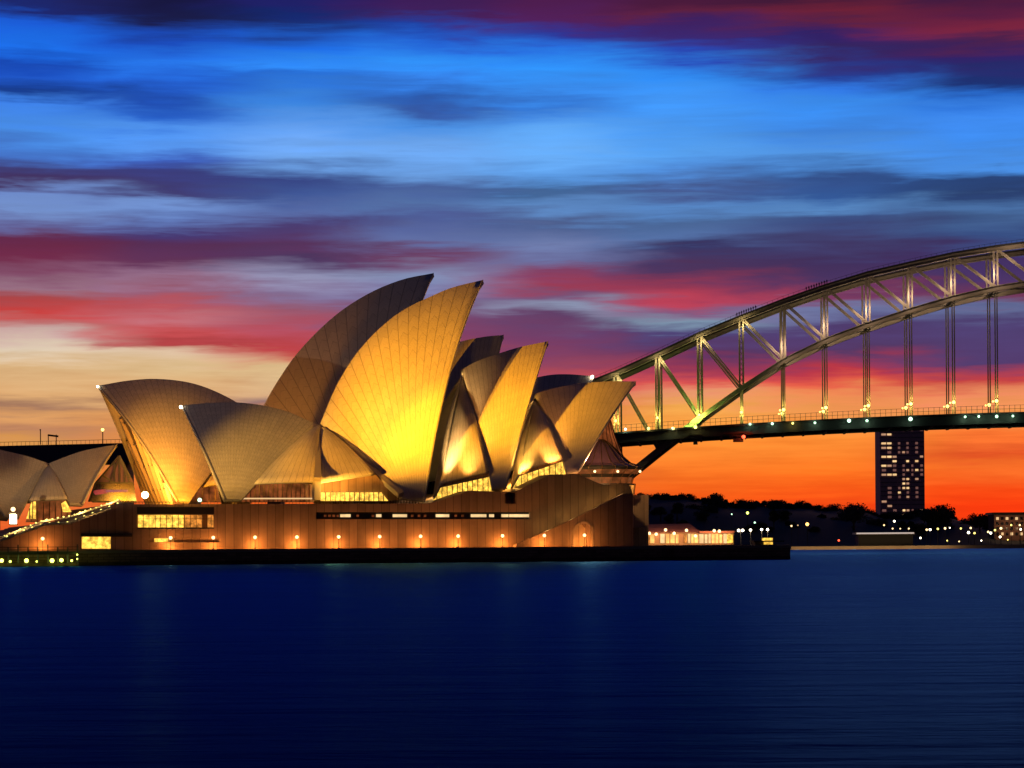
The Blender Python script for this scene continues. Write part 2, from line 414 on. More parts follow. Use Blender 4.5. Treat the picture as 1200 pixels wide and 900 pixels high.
# ------------------------------------------------------------------ water
def water_mat():
    m, N, b = mat_new('harbour_water')
    p = world_pos(N)
    mp = N.n('ShaderNodeMapping'); N.t.links.new(p, mp.inputs[0]); mp.inputs['Scale'].default_value = (.25, .9, 1)
    f1 = N.noise(mp.outputs[0], .35, 6, .62)
    mp2 = N.n('ShaderNodeMapping'); N.t.links.new(p, mp2.inputs[0]); mp2.inputs['Scale'].default_value = (.012, .05, 1)
    f2 = N.noise(mp2.outputs[0], 1.0, 4, .6)
    c = N.mix(f2, (.016, .095, .38, 1), (.030, .16, .64, 1))
    N.t.nodes.remove(b)
    g = N.n('ShaderNodeBsdfGlossy'); N.set(g.inputs['Color'], c)
    N.set(g.inputs['Roughness'], N.m('ADD', .30, N.m('MULTIPLY', f2, .16)))
    df = N.n('ShaderNodeBsdfDiffuse'); df.inputs['Color'].default_value = (.002, .010, .04, 1)
    mx = N.n('ShaderNodeMixShader'); lw = N.n('ShaderNodeLayerWeight'); lw.inputs[0].default_value = .5
    N.set(mx.inputs[0], N.m('POWER', lw.outputs['Facing'], 12.0))
    N.t.links.new(df.outputs[0], mx.inputs[1]); N.t.links.new(g.outputs[0], mx.inputs[2])
    N.t.links.new(mx.outputs[0], [q for q in N.t.nodes if q.type == 'OUTPUT_MATERIAL'][0].inputs[0])
    bp = N.n('ShaderNodeBump'); bp.inputs['Strength'].default_value = .8; bp.inputs['Distance'].default_value = .6
    N.set(bp.inputs['Height'], f1); N.t.links.new(bp.outputs[0], g.inputs['Normal'])
    return m
bm = bmesh.new()
vs = [bm.verts.new(p) for p in ((-9000, -300, 0), (9000, -300, 0), (9000, 14000, 0), (-9000, 14000, 0))]
bm.faces.new(vs)
tag(link('water', bm, water_mat()), kind='structure')

# ------------------------------------------------------------------ promenade and sea wall
bm = bmesh.new()
fr = [plx(-220, DS), plx(790, DS), plx(790, DS - 4), plx(926, DS - 4), plx(926, 640), plx(-220, 700)]
fr = [Vector((p.x, p.y, 0)) for p in fr]
add_prism(bm, [p + Vector((0, 0, -3)) for p in fr], Vector((0, 0, 5.6)))
recalc(bm)
tag(link('sea_wall', bm, M['seawall']), kind='structure')
bm = bmesh.new()
add_prism(bm, [p + Vector((0, 0, 2.6)) for p in fr], Vector((0, 0, .6)))
for v_ in bm.verts:                       # the coping oversails the wall a little
    pass
recalc(bm)
tag(link('promenade', bm, M['paving']), kind='structure')

# ------------------------------------------------------------------ opera house
house = empty('performing_arts_centre', pl(430, 640, 560) * 1.0)
house.location.z = 3.2
tag(house, 'floodlit harbour theatre with clustered white sail shells on a brown podium', 'theatre')

def resample(pts, n):
    """smooth curve through pts -> n+1 points (Catmull-Rom, even in chord length)"""
    P = [Vector(p) for p in pts]
    if len(P) == 2:
        return [P[0].lerp(P[1], i / n) for i in range(n + 1)]
    E = [P[0] * 2 - P[1]] + P + [P[-1] * 2 - P[-2]]
    fine = []
    for i in range(1, len(E) - 2):
        for k in range(24):
            t = k / 24
            a, b, c, d = E[i - 1], E[i], E[i + 1], E[i + 2]
            fine.append(.5 * ((2 * b) + (c - a) * t + (2 * a - 5 * b + 4 * c - d) * t * t + (3 * b - a - 3 * c + d) * t ** 3))
    fine.append(P[-1])
    L = [0]
    for a, b in zip(fine, fine[1:]): L.append(L[-1] + (b - a).length)
    out = []; j = 0
    for i in range(n + 1):
        s = L[-1] * i / n
        while j < len(L) - 2 and L[j + 1] < s: j += 1
        t = (s - L[j]) / max(1e-9, L[j + 1] - L[j])
        out.append(fine[j].lerp(fine[j + 1], min(1, t)))
    return out
def mirror_pt(p, d, mdir=None):
    """the matching point on the far side of the hall's ridge plane"""
    p0 = Vector((0, d, 0)); m = mdir or NRM
    return p - 2 * (p - p0).dot(NRM) / m.dot(NRM) * m

def shell(name, ridge, foot, d_axis, d_foot, mat, R=75.0, bf=(1, 1), nu=26, nv=22, far=True, th=.9, parent=None, top_pts=None, rim=True, mdir=None):
    """two mirrored spherical-triangle halves meeting at the ridge.
    ridge: pixels tip -> rear on the hall's middle plane; foot: pixels mouth side -> rear side"""
    top = resample([pl(x, y, d_axis) for x, y in ridge] if top_pts is None else top_pts, nu)
    bot = resample([pl(x, y, d_foot) for x, y in foot], nu)
    T, Rr, Fm = top[0], top[-1], (bot[0] + bot[-1]) / 2
    n0 = (T - Fm).cross(Rr - Fm).normalized()
    if n0.y > 0: n0 = -n0
    grid = []
    for i in range(nu + 1):
        u = i / nu
        a, b = bot[i], top[i]; ch = b - a; L = ch.length; cd = ch.normalized()
        n = (n0 - cd * n0.dot(cd)).normalized()
        s = L * L / (8 * R) * (bf[0] * (1 - u) + bf[1] * u)
        grid.append([a + ch * (j / nv) + n * (s * 4 * (j / nv) * (1 - j / nv)) for j in range(nv + 1)])
    bm = bmesh.new(); uvl = bm.loops.layers.uv.new('UVMap')
    def half(g, flip, ridge_v=None):
        V = [[None] * (nv + 1) for _ in range(nu + 1)]
        for i in range(nu + 1):
            for j in range(nv + 1):
                V[i][j] = ridge_v[i] if (ridge_v and j == nv) else bm.verts.new(g[i][j])
        for i in range(nu):
            for j in range(nv):
                idx = [(i, j), (i + 1, j), (i + 1, j + 1), (i, j + 1)]
                if flip: idx = idx[::-1]
                f = bm.faces.new([V[a][b] for a, b in idx]); f.smooth = True
                for lp, (a, b) in zip(f.loops, idx): lp[uvl].uv = (a / nu, b / nv)
        return [V[i][nv] for i in range(nu + 1)]
    # orientation: outward = towards n0
    e1 = grid[1][0] - grid[0][0]; e2 = grid[0][1] - grid[0][0]
    mid = (grid[nu // 2 + 1][nv // 2] - grid[nu // 2][nv // 2]).cross(grid[nu // 2][nv // 2 + 1] - grid[nu // 2][nv // 2])
    flip = mid.dot(n0) < 0
    rv = half(grid, flip)
    if far:
        g2 = [[mirror_pt(p, d_axis, mdir) for p in row] for row in grid]
        half(g2, not flip, rv)
        for a, b in zip(rv, rv[1:]):
            e = bm.edges.get((a, b))
            if e: e.smooth = False
    o = link(name, bm, [mat, M['concrete'], M['rim']], parent or house)
    md = o.modifiers.new('thickness', 'SOLIDIFY'); md.thickness = th; md.offset = -1
    md.material_offset = 1; md.material_offset_rim = 2
    if rim:
        bm = bmesh.new()
        rr_ = [.32 - .22 * (j / nv) ** 3 for j in range(nv + 1)]
        add_tube(bm, [p + n0 * .02 for p in grid[0]], rr_, 6)
        if far: add_tube(bm, [mirror_pt(p, d_axis, mdir) for p in grid[0]], rr_, 6)
        link('shell_edge_rib', bm, M['rim'], o)
    return o, grid

# near hall
SKEW = Vector((-.07, 1, 0)).normalized()
S0, g0 = shell('shell', [(213, 475), (245, 472), (285, 472), (330, 480), (373, 498)], [(263, 586), (282, 586)], D1, DF1, M['tile_fine'], R=75, bf=(.35, .3), mdir=SKEW)
S1, g1 = shell('shell', [(566, 328), (533, 336), (510, 345), (467, 367), (427, 403), (397, 447), (375, 497)], [(497, 588), (470, 583)], D1, DF1, M['tile_big'], R=75, bf=(1.0, .35))
S2, g2 = shell('shell', [(642, 400), (612, 406), (585, 414), (560, 423), (541, 433)], [(592, 573), (577, 573)], D1, DF1, M['tile_big'], R=80, bf=(.9, .35))
S3, g3 = shell('shell', [(745, 447), (710, 447), (675, 450), (645, 456), (626, 462)], [(678, 552), (664, 552)], D1, DF1, M['tile_big'], R=85, bf=(.8, .3))
# far hall
C0, h0 = shell('shell', [(115, 452), (150, 446), (185, 444), (225, 449), (262, 463), (303, 487)], [(208, 588), (222, 588)], D2, DF2 - 6, M['tile_fine'], R=75, bf=(.6, .4))
C1, h1 = shell('shell', [(508, 320), (470, 328), (430, 345), (390, 372), (350, 412), (322, 452), (303, 487)], [(440, 588), (415, 588)], D2, DF2 - 3, M['tile_big'], R=75, bf=(1, .4))
C2, h2 = shell('shell', [(590, 392.5), (565, 395), (535, 402), (505, 418)], [(545, 575), (525, 575)], D2, DF2, M['tile_big'], R=80, bf=(.9, .4))
C3, h3 = shell('shell', [(697, 441), (665, 438.5), (640, 440), (615, 447), (590, 462)], [(640, 552), (622, 552)], D2, DF2, M['tile_big'], R=85, bf=(.8, .4))

def side_shell(apex, corner_a, corner_b, d_axis, d_a, d_b, mat, bulge=1.5, arch=0.0, far=True, n=14):
    """curved infill fanning down from a ridge junction to a raised lower edge"""
    A = pl(apex[0], apex[1], d_axis)
    pa, pb = pl(*corner_a, d_a), pl(*corner_b, d_b)
    n0 = (pa - A).cross(pb - A).normalized()
    if n0.y > 0: n0 = -n0
    bm = bmesh.new(); uvl = bm.loops.layers.uv.new('UVMap')
    def build(mir):
        V = []
        for i in range(n + 1):
            u = i / n; low = pa.lerp(pb, u); low.z += arch * 4 * u * (1 - u)
            top = A + (pb - pa).normalized() * (.6 * (u - .5))
            row = []
            for j in range(n + 1):
                t = j / n
                p = low.lerp(top, t) + n0 * (bulge * 4 * t * (1 - t)) * (.55 + .45 * 4 * u * (1 - u))
                if mir: p = mirror_pt(p, d_axis)
                row.append(bm.verts.new(p))
            V.append(row)
        for i in range(n):
            for j in range(n):
                idx = [(i, j), (i + 1, j), (i + 1, j + 1), (i, j + 1)]
                f = bm.faces.new([V[a][b] for a, b in idx]); f.smooth = True
                f.normal_update()
                want = n0 if not mir else (n0 - 2 * n0.dot(NRM) * NRM)
                for lp, (a, b) in zip(f.loops, idx): lp[uvl].uv = (a / n, b / n)
                if f.normal.dot(want) < 0: f.normal_flip()
    build(False)
    if far: build(True)
    o = link('side_shell', bm, [mat, M['concrete'], M['rim']], house)
    md = o.modifiers.new('thickness', 'SOLIDIFY'); md.thickness = .5; md.offset = -1; md.material_offset = 1; md.material_offset_rim = 2
    return o
side_shell((374, 498), (298, 566), (370, 564), D1, DF1 + 1, DF1 - 1, M['tile_side'], 2.2)
side_shell((376, 499), (374, 565), (439, 555), D1, DF1 - 1, DF1 + 1.5, M['tile_side'], 1.6)
side_shell((541, 440), (507, 584), (518, 564), D1 + 1, DF1 + 3, DF1 + 1, M['tile_side'], 1.0)
side_shell((543, 440), (517, 566), (572, 553), D1 + 1, DF1 + 1, DF1 + 1, M['tile_side'], 1.8)
side_shell((627, 466), (598, 572), (612, 548), D1 + 1, DF1 + 3, DF1 + 1, M['tile_side'], 1.0)
side_shell((628, 466), (611, 550), (659, 537), D1 + 1, DF1 + 1, DF1 + 1, M['tile_side'], 1.4)
side_shell((303, 489), (237, 570), (300, 560), D2, DF2, DF2 - 2, M['tile_side'], 2.0)
side_shell((303, 489), (302, 560), (420, 575), D2, DF2 - 2, DF2, M['tile_side'], 2.0)
side_shell((507, 425), (460, 570), (530, 560), D2, DF2, DF2, M['tile_side'], 2.0)
side_shell((592, 466), (560, 560), (625, 545), D2, DF2, DF2, M['tile_side'], 2.0)
# seam pier between the two side shells under the big junction, and the splayed rib pedestals
bm = bmesh.new()
add_prism(bm, [pl(368.5, 562, DF1 - 2), pl(376, 562, DF1 - 2), pl(376, 586, DF1 - 2), pl(368.5, 586, DF1 - 2)], NRM * 2.5); recalc(bm)
link('pier', bm, M['concrete'], house)
def seam_rib(a, b, da, db, w0, w1, t=1.2, mat=None):
    bm = bmesh.new()
    A = pl(*a, da); B = pl(*b, db); d = (B - A).normalized(); s = AXS - d * AXS.dot(d); s.normalize()
    q = s.cross(d).normalized()
    if q.y > 0: q = -q
    p = [A - s * w0 / 2 + q * t, A + s * w0 / 2 + q * t, B + s * w1 / 2 + q * t, B - s * w1 / 2 + q * t]
    p2 = [v - q * t * 2 for v in p]
    va = [bm.verts.new(v) for v in p]; vb = [bm.verts.new(v) for v in p2]
    bm.faces.new(va); bm.faces.new(vb[::-1])
    for i in range(4): bm.faces.new((va[i], vb[i], vb[(i + 1) % 4], va[(i + 1) % 4]))
    recalc(bm)
    return link('rib_pedestal', bm, mat or M['concrete'], house)
# seam_rib((551, 482), (584, 575), D1 - 11, DF1 - 2, 1.8, 4.0, 1.0)
# seam_rib((643, 487), (667, 553), D1 - 9, DF1 - 2, 1.4, 3.6, 1.0)
seam_rib((373, 500), (372, 562), D1 - .5, DF1 - 3.2, .5, 1.5, .5, M['tile_side'])
# dark splayed rib along the back edge of the big shell
seam_rib((378, 503), (470, 580), D1 - 2.0, DF1 - .6, .4, 1.5, .6)

# glass walls: bronze mullions over dark glass, filling each mouth
def mouth(grid, d_axis, inset, nb, lit=None, mm=None, mdir=None):
    """glass wall between the near and far front edges, set back inside the mouth"""
    col_ = grid[int(abs(inset))]
    p0 = Vector((0, d_axis, 0))
    e = []
    for p in col_:
        gap = -(p - p0).dot(NRM)
        e.append(p + NRM * min(1.6, gap * .5) - Vector((0, 0, min(1.2, gap * .3))))
    far = [mirror_pt(p, d_axis, mdir) for p in e]
    n = len(e) - 1
    bm = bmesh.new()
    for j in range(n - 3):
        bm.faces.new([bm.verts.new(q) for q in (e[j], far[j], far[j + 1], e[j + 1])])
    recalc(bm)
    g = link('glass_wall', bm, lit or M['glass_dark'], house)
    bm = bmesh.new()
    base_a, base_b = e[0], far[0]
    out = AXS * (-.25 if inset > 0 else .25)
    for k in range(nb + 1):
        t = k / nb
        b0 = base_a.lerp(base_b, t)
        # each mullion climbs until it meets the shell edge
        j = int(round(n * (1 - abs(2 * t - 1)) * .84))
        side = e if t <= .5 else far
        top = side[j]
        if (top - b0).length > 1: add_bar(bm, b0 + out, top + out, .6, .9, AXS)
    for j in (3, 7, 11, 15):
        if j < n: add_bar(bm, e[j] + out, far[j] + out, .22, .3)
    recalc(bm)
    link('mullions', bm, mm or M['bronze'], g)
    return g
mouth(h0, D2, 2.0, 9, M['glass_warm'], M['mull_light'])
mouth(g0, D1, 3.0, 14, mdir=SKEW)
mouth(g1, D1, -5.0, 14); mouth(g2, D1, -4.0, 12); mouth(g3, D1, -4.0, 12)
mouth(h1, D2, -5.0, 14); mouth(h2, D2, -4.0, 12); mouth(h3, D2, -4.0, 12)

# lit foyers seen under the lower edges of the side shells
def strip(poly, d, mat, name, thick=.4, parent=None, mull=0):
    bm = bmesh.new(); add_prism(bm, [pl(x, y, d) for x, y in poly], NRM * thick); recalc(bm)
    o = link(name, bm, mat, parent or house)
    if mull:
        x0 = min(p[0] for p in poly); x1 = max(p[0] for p in poly)
        def span(x):
            ys = []
            for (ax, ay), (bx, by) in zip(poly, poly[1:] + poly[:1]):
                if (ax - x) * (bx - x) <= 0 and ax != bx: ys.append(ay + (by - ay) * (x - ax) / (bx - ax))
            return (min(ys), max(ys)) if len(ys) >= 2 else None
        bm = bmesh.new()
        for k in range(1, mull):
            x = x0 + (x1 - x0) * k / mull; s = span(x)
            if s and s[1] - s[0] > 1: add_bar(bm, pl(x, s[0], d - .15), pl(x, s[1], d - .15), .18, .25)
        recalc(bm); link('mullions', bm, M['bronze'], o)
    return o
strip([(222, 588), (240, 566), (256, 566), (268, 588)], 600, M['foyer_red'], 'foyer_glazing', mull=6)
strip([(283, 588), (302, 565), (368, 567), (368, 588)], DF1 + 4, M['foyer_red'], 'foyer_glazing', mull=16)
strip([(285, 585), (366, 585), (366, 583.4), (287, 583.4)], DF1 - 1, M['window_warm'], 'parapet_glow_strip')  # bright parapet line put in as a glowing strip
strip([(376, 577), (447, 577), (455, 587), (376, 587)], DF1 + 2, M['foyer_hot'], 'foyer_glazing', mull=14)
strip([(376, 564), (412, 556), (438, 554), (468, 586), (455, 587), (447, 577), (376, 577)], DF1 + 3, M['granite'], 'foyer_fascia')
strip([(506, 590), (518, 567), (574, 556), (578, 576), (548, 578)], DF1 + 3, M['foyer_hot'], 'foyer_glazing', mull=12)
strip([(514, 572), (519, 565), (573, 552), (573, 559)], DF1 + 1.5, M['granite'], 'foyer_fascia')
strip([(598, 578), (613, 552), (659, 540), (664, 560)], DF1 + 3, M['foyer_hot'], 'foyer_glazing', mull=10)
strip([(609, 558), (614, 550), (659, 536), (659, 541)], DF1 + 1.5, M['granite'], 'foyer_fascia')

# podium
def cutbox(cut, poly, d0, depth):
    add_prism(cut, [pl(x, y, d0) for x, y in poly], NRM * depth)
def carve(o, cut_bm):
    recalc(cut_bm)
    c = link('tmp_cut', cut_bm)
    c.location = (0, 0, 0)
    c.data.transform(Matrix.Translation(-house.location)); c.location = house.location
    md = o.modifiers.new('cut', 'BOOLEAN'); md.object = c; md.solver = 'EXACT'; md.operation = 'DIFFERENCE'
    bpy.context.view_layer.update()
    dg = bpy.context.evaluated_depsgraph_get()
    me = bpy.data.meshes.new_from_object(o.evaluated_get(dg))
    o.modifiers.clear(); o.data = me
    bpy.data.objects.remove(c)
def zed(px, d, z=3.2):
    return plx(px, d, SL, z)
bm = bmesh.new()
top = [(130, 591), (500, 590), (515, 587), (550, 575), (603, 576.5), (645, 556), (676, 555.5), (706, 568), (737, 566), (742, 580)]
pts = [zed(130, DW, 2.9)] + [pl(x, y, DW) for x, y in top] + [zed(742, DW, 2.9)]
add_prism(bm, pts, NRM * 105); recalc(bm)
podium = link('podium', bm, M['granite'], house)
cut = bmesh.new()
cutbox(cut, [(161, 594), (252, 594), (252, 619.5), (161, 619.5)], DW - 1, 3.0)
cutbox(cut, [(176, 630.5), (259, 630.5), (259, 635.5), (176, 635.5)], DW - 1, 2.2)
cutbox(cut, [(371, 600), (623, 600), (623, 608.3), (371, 608.3)], DW - 1, 2.6)
cutbox(cut, [(593, 577), (606, 577), (606, 590), (593, 590)], DW - 1, 4)
arch = [(675, 641), (675, 623), (677, 617), (682, 613.5), (688, 614), (692, 619), (693, 641)]
cutbox(cut, arch, DW - 1, 4)
carve(podium, cut)
def win(x0, y0, x1, y1, d, mat, name='window', mull=0):
    return strip([(x0, y0), (x1, y0), (x1, y1), (x0, y1)], d, mat, name, .25, podium, 0)
for x0, x1, m_ in ((162, 174.2, 'foyer_hot'), (175.2, 194.6, 'foyer_hot'), (195.8, 215.2, 'foyer_hot'), (216.8, 236.5, 'foyer'), (243.5, 251.5, 'foyer')):
    win(x0, 603.5, x1, 618, DW + .9, M[m_])
bm = bmesh.new()
for x in (168, 182, 188, 202, 209, 223, 230, 247.5): add_bar(bm, pl(x, 603.5, DW + .75), pl(x, 618, DW + .75), .1)
add_bar(bm, pl(162, 608, DW + .75), pl(251.5, 608, DW + .75), .08)
recalc(bm); link('mullions', bm, M['bronze'], podium)
strip([(160.5, 593), (252.5, 593), (252.5, 602.5), (160.5, 602.5)], DW + .3, M['dark'], 'window_hood', 1.2, podium)
strip([(161, 618.2), (252, 618.2), (252, 619.6), (161, 619.6)], DW + .1, M['dark'], 'window_sill', .8, podium)
win(181, 631, 197, 635.2, DW + .9, M['foyer_hot'])
win(197.5, 631, 204, 635.2, DW + .9, M['foyer'])
for x0, x1 in ((399, 411), (441, 447), (460.5, 477), (511, 526.5), (552, 570), (573.5, 579), (588, 596), (597, 621)):
    win(x0, 602.6, x1, 606.0, DW + 1.0, M['window_lit'])
for x0 in (380, 385, 390, 395, 418, 436, 482, 490, 497, 533, 541):
    win(x0, 603.2, x0 + 2.6, 605.8, DW + 1.0, M['foyer_red'])
strip([(371, 600), (623, 600), (623, 608.3), (371, 608.3)], DW + 1.3, M['dark'], 'slot_back', .3, podium)
strip([(676, 641), (676, 623), (679, 618), (688, 616), (692, 623), (692, 641)], DW + 2.0, M['foyer_red'], 'door', .2, podium)
strip([(679, 639), (680, 625), (683, 622), (686.5, 625), (686.5, 639)], DW + 1.6, M['foyer_hot'], 'door', .2, podium)

# sloping outer stair at the right with its parapet
bm = bmesh.new()
add_prism(bm, [zed(604, DW - 5, 3.0), pl(606, 637, DW - 5), pl(650, 618.5, DW - 5), pl(684, 602, DW - 5), pl(730, 578.5, DW - 5), pl(742, 578.5, DW - 5), zed(742, DW - 5, 3.0)], NRM * .8)
recalc(bm)
park = link('stair_parapet', bm, M['granite'], house)
cut = bmesh.new()
cutbox(cut, arch, DW - 8, 6)
carve(park, cut)
strip([(679.5, 640), (680, 626), (683, 622.5), (686, 626), (686.5, 640)], DW - 4.0, M['foyer_hot'], 'lit_door', .2, park)
strip([(671.5, 641), (671.5, 622), (675, 614.5), (682, 611), (689, 611.5), (695, 617.5), (696, 641), (693.2, 641), (692.2, 619), (688, 614), (682, 613.5), (677, 617), (674.8, 623), (674.6, 641)], DW - 5.25, M['granite_light'], 'door_surround', .24, park)
bm = bmesh.new()
n = 44
for k in range(n):
    t0 = k / n
    x = 607 + (737 - 607) * t0
    yy = 637.5 + (580 - 637.5) * t0
    a = pl(x, yy + .6, DW - 4.1); b = pl(x + (737 - 607) / n + .05, yy + .6, DW - 4.1)
    zt = a.z
    q = [Vector((a.x, a.y, 3.15)), Vector((b.x, b.y, 3.15)), Vector((b.x, b.y, zt)), Vector((a.x, a.y, zt))]
    add_prism(bm, q, NRM * 4.05)
recalc(bm)
link('staircase', bm, M['granite_light'], house)
for x, y in ((640, 619), (668, 607), (696, 594), (722, 583)):
    point(pl(x, y, DW - 3.2), 120, (1.0, .62, .18), .3)
# right end block behind the stair and undercroft
bm = bmesh.new()
add_prism(bm, [pl(741, 580, 556), pl(760, 580, 556), pl(760, 618, 556), pl(741, 618, 556)], NRM * 30); recalc(bm)
link('end_block', bm, M['granite_light'], house)
bm = bmesh.new()
add_prism(bm, [zed(735, 562), zed(760, 562), pl(760, 618, 562), pl(735, 618, 562)], NRM * 22); recalc(bm)
link('undercroft', bm, M['granite'], house)

# monumental stairs at the left, behind a stepped parapet wall
bm = bmesh.new()
pp = [zed(-230, DW, 2.9), pl(-230, 640, DW), pl(-60, 640, DW), pl(0, 635, DW), pl(53, 616, DW), pl(80, 615, DW), pl(140, 594, DW), pl(146, 589.5, DW), pl(150, 589.5, DW), zed(150, DW, 2.9)]
add_prism(bm, pp, NRM * 1.2); recalc(bm)
ws = link('stair_wall', bm, M['granite'], house)
cut = bmesh.new(); cutbox(cut, [(96, 627), (154, 627), (154, 643), (96, 643)], DW - 1, .9 + 1)
carve(ws, cut)
strip([(96, 627), (130, 627), (130, 643), (96, 643)], DW + .7, M['foyer_hot'], 'window', .2, ws, 6)
strip([(131, 629), (153, 629), (153, 643), (131, 643)], DW + .6, M['window_lit'], 'window', .2, ws, 2)
strip([(95, 625), (155, 625), (155, 629), (95, 629)], DW - .4, M['dark'], 'window_hood', .9, ws)
bm = bmesh.new(); n = 40
for k in range(n):
    x0 = -60 + 205 * k / n; x1 = -60 + 205 * (k + 1) / n
    xm = (x0 + x1) / 2
    yy = 641 if xm < -20 else (641 - (xm + 20) * 26 / 75 if xm < 55 else (615 if xm < 80 else 615 - (xm - 80) * 21 / 62))
    yy = max(yy - 1.5, 591)
    a = pl(x0, yy, DW + 1.3); b = pl(x1, yy, DW + 1.3)
    add_prism(bm, [Vector((a.x, a.y, 3.1)), Vector((b.x, b.y, 3.1)), Vector((b.x, b.y, a.z)), Vector((a.x, a.y, a.z))], NRM * 88)
recalc(bm); link('staircase', bm, M['granite_light'], house)
bm = bmesh.new()
rail = [(-60, 632), (0, 630), (50, 611), (80, 606), (141, 586)]
for (xa, ya), (xb, yb) in zip(rail, rail[1:]):
    add_bar(bm, pl(xa, ya, DW + 8), pl(xb, yb, DW + 8), .35)
low = [(-60, 636), (0, 633), (53, 613.4), (80, 612.5), (143, 589)]
for (xa, ya), (xb, yb) in zip(low, low[1:]):
    add_bar(bm, pl(xa, ya, DW + .6), pl(xb, yb, DW + .6), .25)
recalc(bm); link('handrail', bm, M['rim'], house)
def along(poly, n):
    L = [0]
    for a, b in zip(poly, poly[1:]): L.append(L[-1] + math.hypot(b[0] - a[0], b[1] - a[1]))
    out = []
    for k in range(n):
        s = L[-1] * (k + .5) / n; j = 0
        while L[j + 1] < s: j += 1
        t = (s - L[j]) / (L[j + 1] - L[j])
        out.append((poly[j][0] + (poly[j + 1][0] - poly[j][0]) * t, poly[j][1] + (poly[j + 1][1] - poly[j][1]) * t))
    return out
first = None
spots = [(x, y - .6 + random.uniform(-.5, .5), DW + 8) for x, y in along([(2, 630), (50, 611), (80, 606), (141, 586)], 22)]
spots += [(x, y + 1.2, DW + 1.6) for x, y in along([(3, 629), (53, 612), (80, 611), (143, 587)], 14)]
for x, y, d in spots:
    p = pl(x, y, d)
    if first is None:
        bm = bmesh.new(); add_ball(bm, (0, 0, 0), .21, 8); first = link('handrail_lamp', bm, M['yellow_lamp'])
        o = first
    else:
        o = first.copy(); COL.objects.link(o)
    o.parent = house; o.location = p - house.location
for x, y in ((20, 619), (55, 607), (95, 600), (130, 588)):
    point(pl(x, y, DW + 7) , 380, (1.0, .62, .18), .4)

# parapet along the podium edge with small lights
bm = bmesh.new()
for a, b in (((146, 588.3), (498, 588.3)),):
    add_bar(bm, pl(*a, DW + .2), pl(*b, DW + .2), .12)
for k in range(88):
    x = 147 + 4 * k
    add_bar(bm, pl(x, 588.3, DW + .2), pl(x, 590.6, DW + .2), .08)
recalc(bm); link('railing', bm, M['bronze'], house)

# restaurant shells at far left
R0, r0 = shell('restaurant_shell', [(-60, 514), (-30, 520), (0, 527), (30, 534), (57, 543)], [(6, 606), (22, 607)], DR, DFR, M['tile_fine'], R=60, bf=(.5, .3), th=.6)
R1, r1 = shell('restaurant_shell', [(137, 521), (118, 524), (95, 529), (75, 536), (57, 543)], [(96, 592), (82, 591)], DR, DFR, M['tile_fine'], R=60, bf=(.6, .3), th=.6)
side_shell((57, 545), (34, 586), (79, 584), DR, DFR + 1, DFR + 1, M['tile_side'], 1.0)
strip([(30, 612), (37, 585), (77, 584), (86, 612)], DFR + 5, M['foyer_red'], 'restaurant_glazing', mull=8)
strip([(31, 608), (37, 588), (42, 587), (42, 608)], DFR + 4, M['foyer_hot'], 'restaurant_glazing', mull=3)
strip([(72, 590), (77, 587), (84, 600), (74, 600)], DFR + 4, M['foyer_hot'], 'restaurant_glazing')
# steel framed glass gable at the restaurant's open end
gd = DR + 2
bm = bmesh.new()
T_ = (140, 534)
for a, b in (((112, 566), T_), (T_, (153, 560)), ((112, 566), (156, 566)), ((140, 536), (128, 566)), ((134, 542), (134, 566)), ((140, 537), (140, 566)), ((140, 536), (152, 565)), ((146, 545), (146, 566)), ((120, 557), (134, 566)), ((108, 588), (160, 588)), ((112, 566), (104, 588))):
    add_bar(bm, pl(*a, gd), pl(*b, gd), .4)
recalc(bm); gf = link('gable_frame', bm, M['dark'], house)
strip([(112, 566), T_, (150, 552), (157, 566)], gd + .5, plain('lilac_glass', (.13, .08, .15), .15, 0, .2), 'gable_glass', .2)
strip([(104, 588), (112, 567), (157, 567), (160, 588)], gd + .6, plain('plum_glass', (.02, .006, .015), .2, 0, .4), 'gable_glass', .2)
strip([(108, 575), (124, 573), (126, 578), (112, 580)], gd + .3, glow('pink_sign_glow', (.9, .08, .10), .7, .8, .6), 'lit_counter', .2)
strip([(124, 574), (150, 574), (150, 576), (124, 577)], gd + .3, glow('mauve_glow', (.45, .10, .22), .5), 'lit_counter', .2)

# north foyers: flared glass skirts projecting from under the last shells
def flare(cx, rings, d, mats, name, seg=20, depth=.8):
    bm = bmesh.new(); prev = None; c = pl(cx, rings[0][0], d)
    faces = []
    for (y, hw, mi) in rings:
        p = pl(cx, y, d); r = hw * p.y / F
        ring = [bm.verts.new((p.x + r * math.cos(a) * 1.0, p.y + r * math.sin(a) * depth, p.z)) for a in [2 * math.pi * k / seg for k in range(seg)]]
        if prev:
            for k in range(seg):
                f = bm.faces.new((prev[k], prev[(k + 1) % seg], ring[(k + 1) % seg], ring[k])); f.material_index = mi
        prev = ring
    recalc(bm)
    o = link(name, bm, mats, house)
    bm = bmesh.new()
    for k in range(seg):
        a = 2 * math.pi * k / seg
        for (y0, h0_, _), (y1, h1_, _) in zip(rings, rings[1:]):
            p = pl(cx, y0, d); q = pl(cx, y1, d); r = h0_ * p.y / F + .12; s = h1_ * q.y / F + .12
            if (p - q).length < .3: continue
            add_bar(bm, (p.x + r * math.cos(a), p.y + r * math.sin(a) * depth, p.z), (q.x + s * math.cos(a), q.y + s * math.sin(a) * depth, q.z), .16)
    recalc(bm); link('mullions', bm, M['bronze'], o)
    return o
fl = [M['foyer_dome'], M['foyer_red'], M['dark'], M['foyer']]
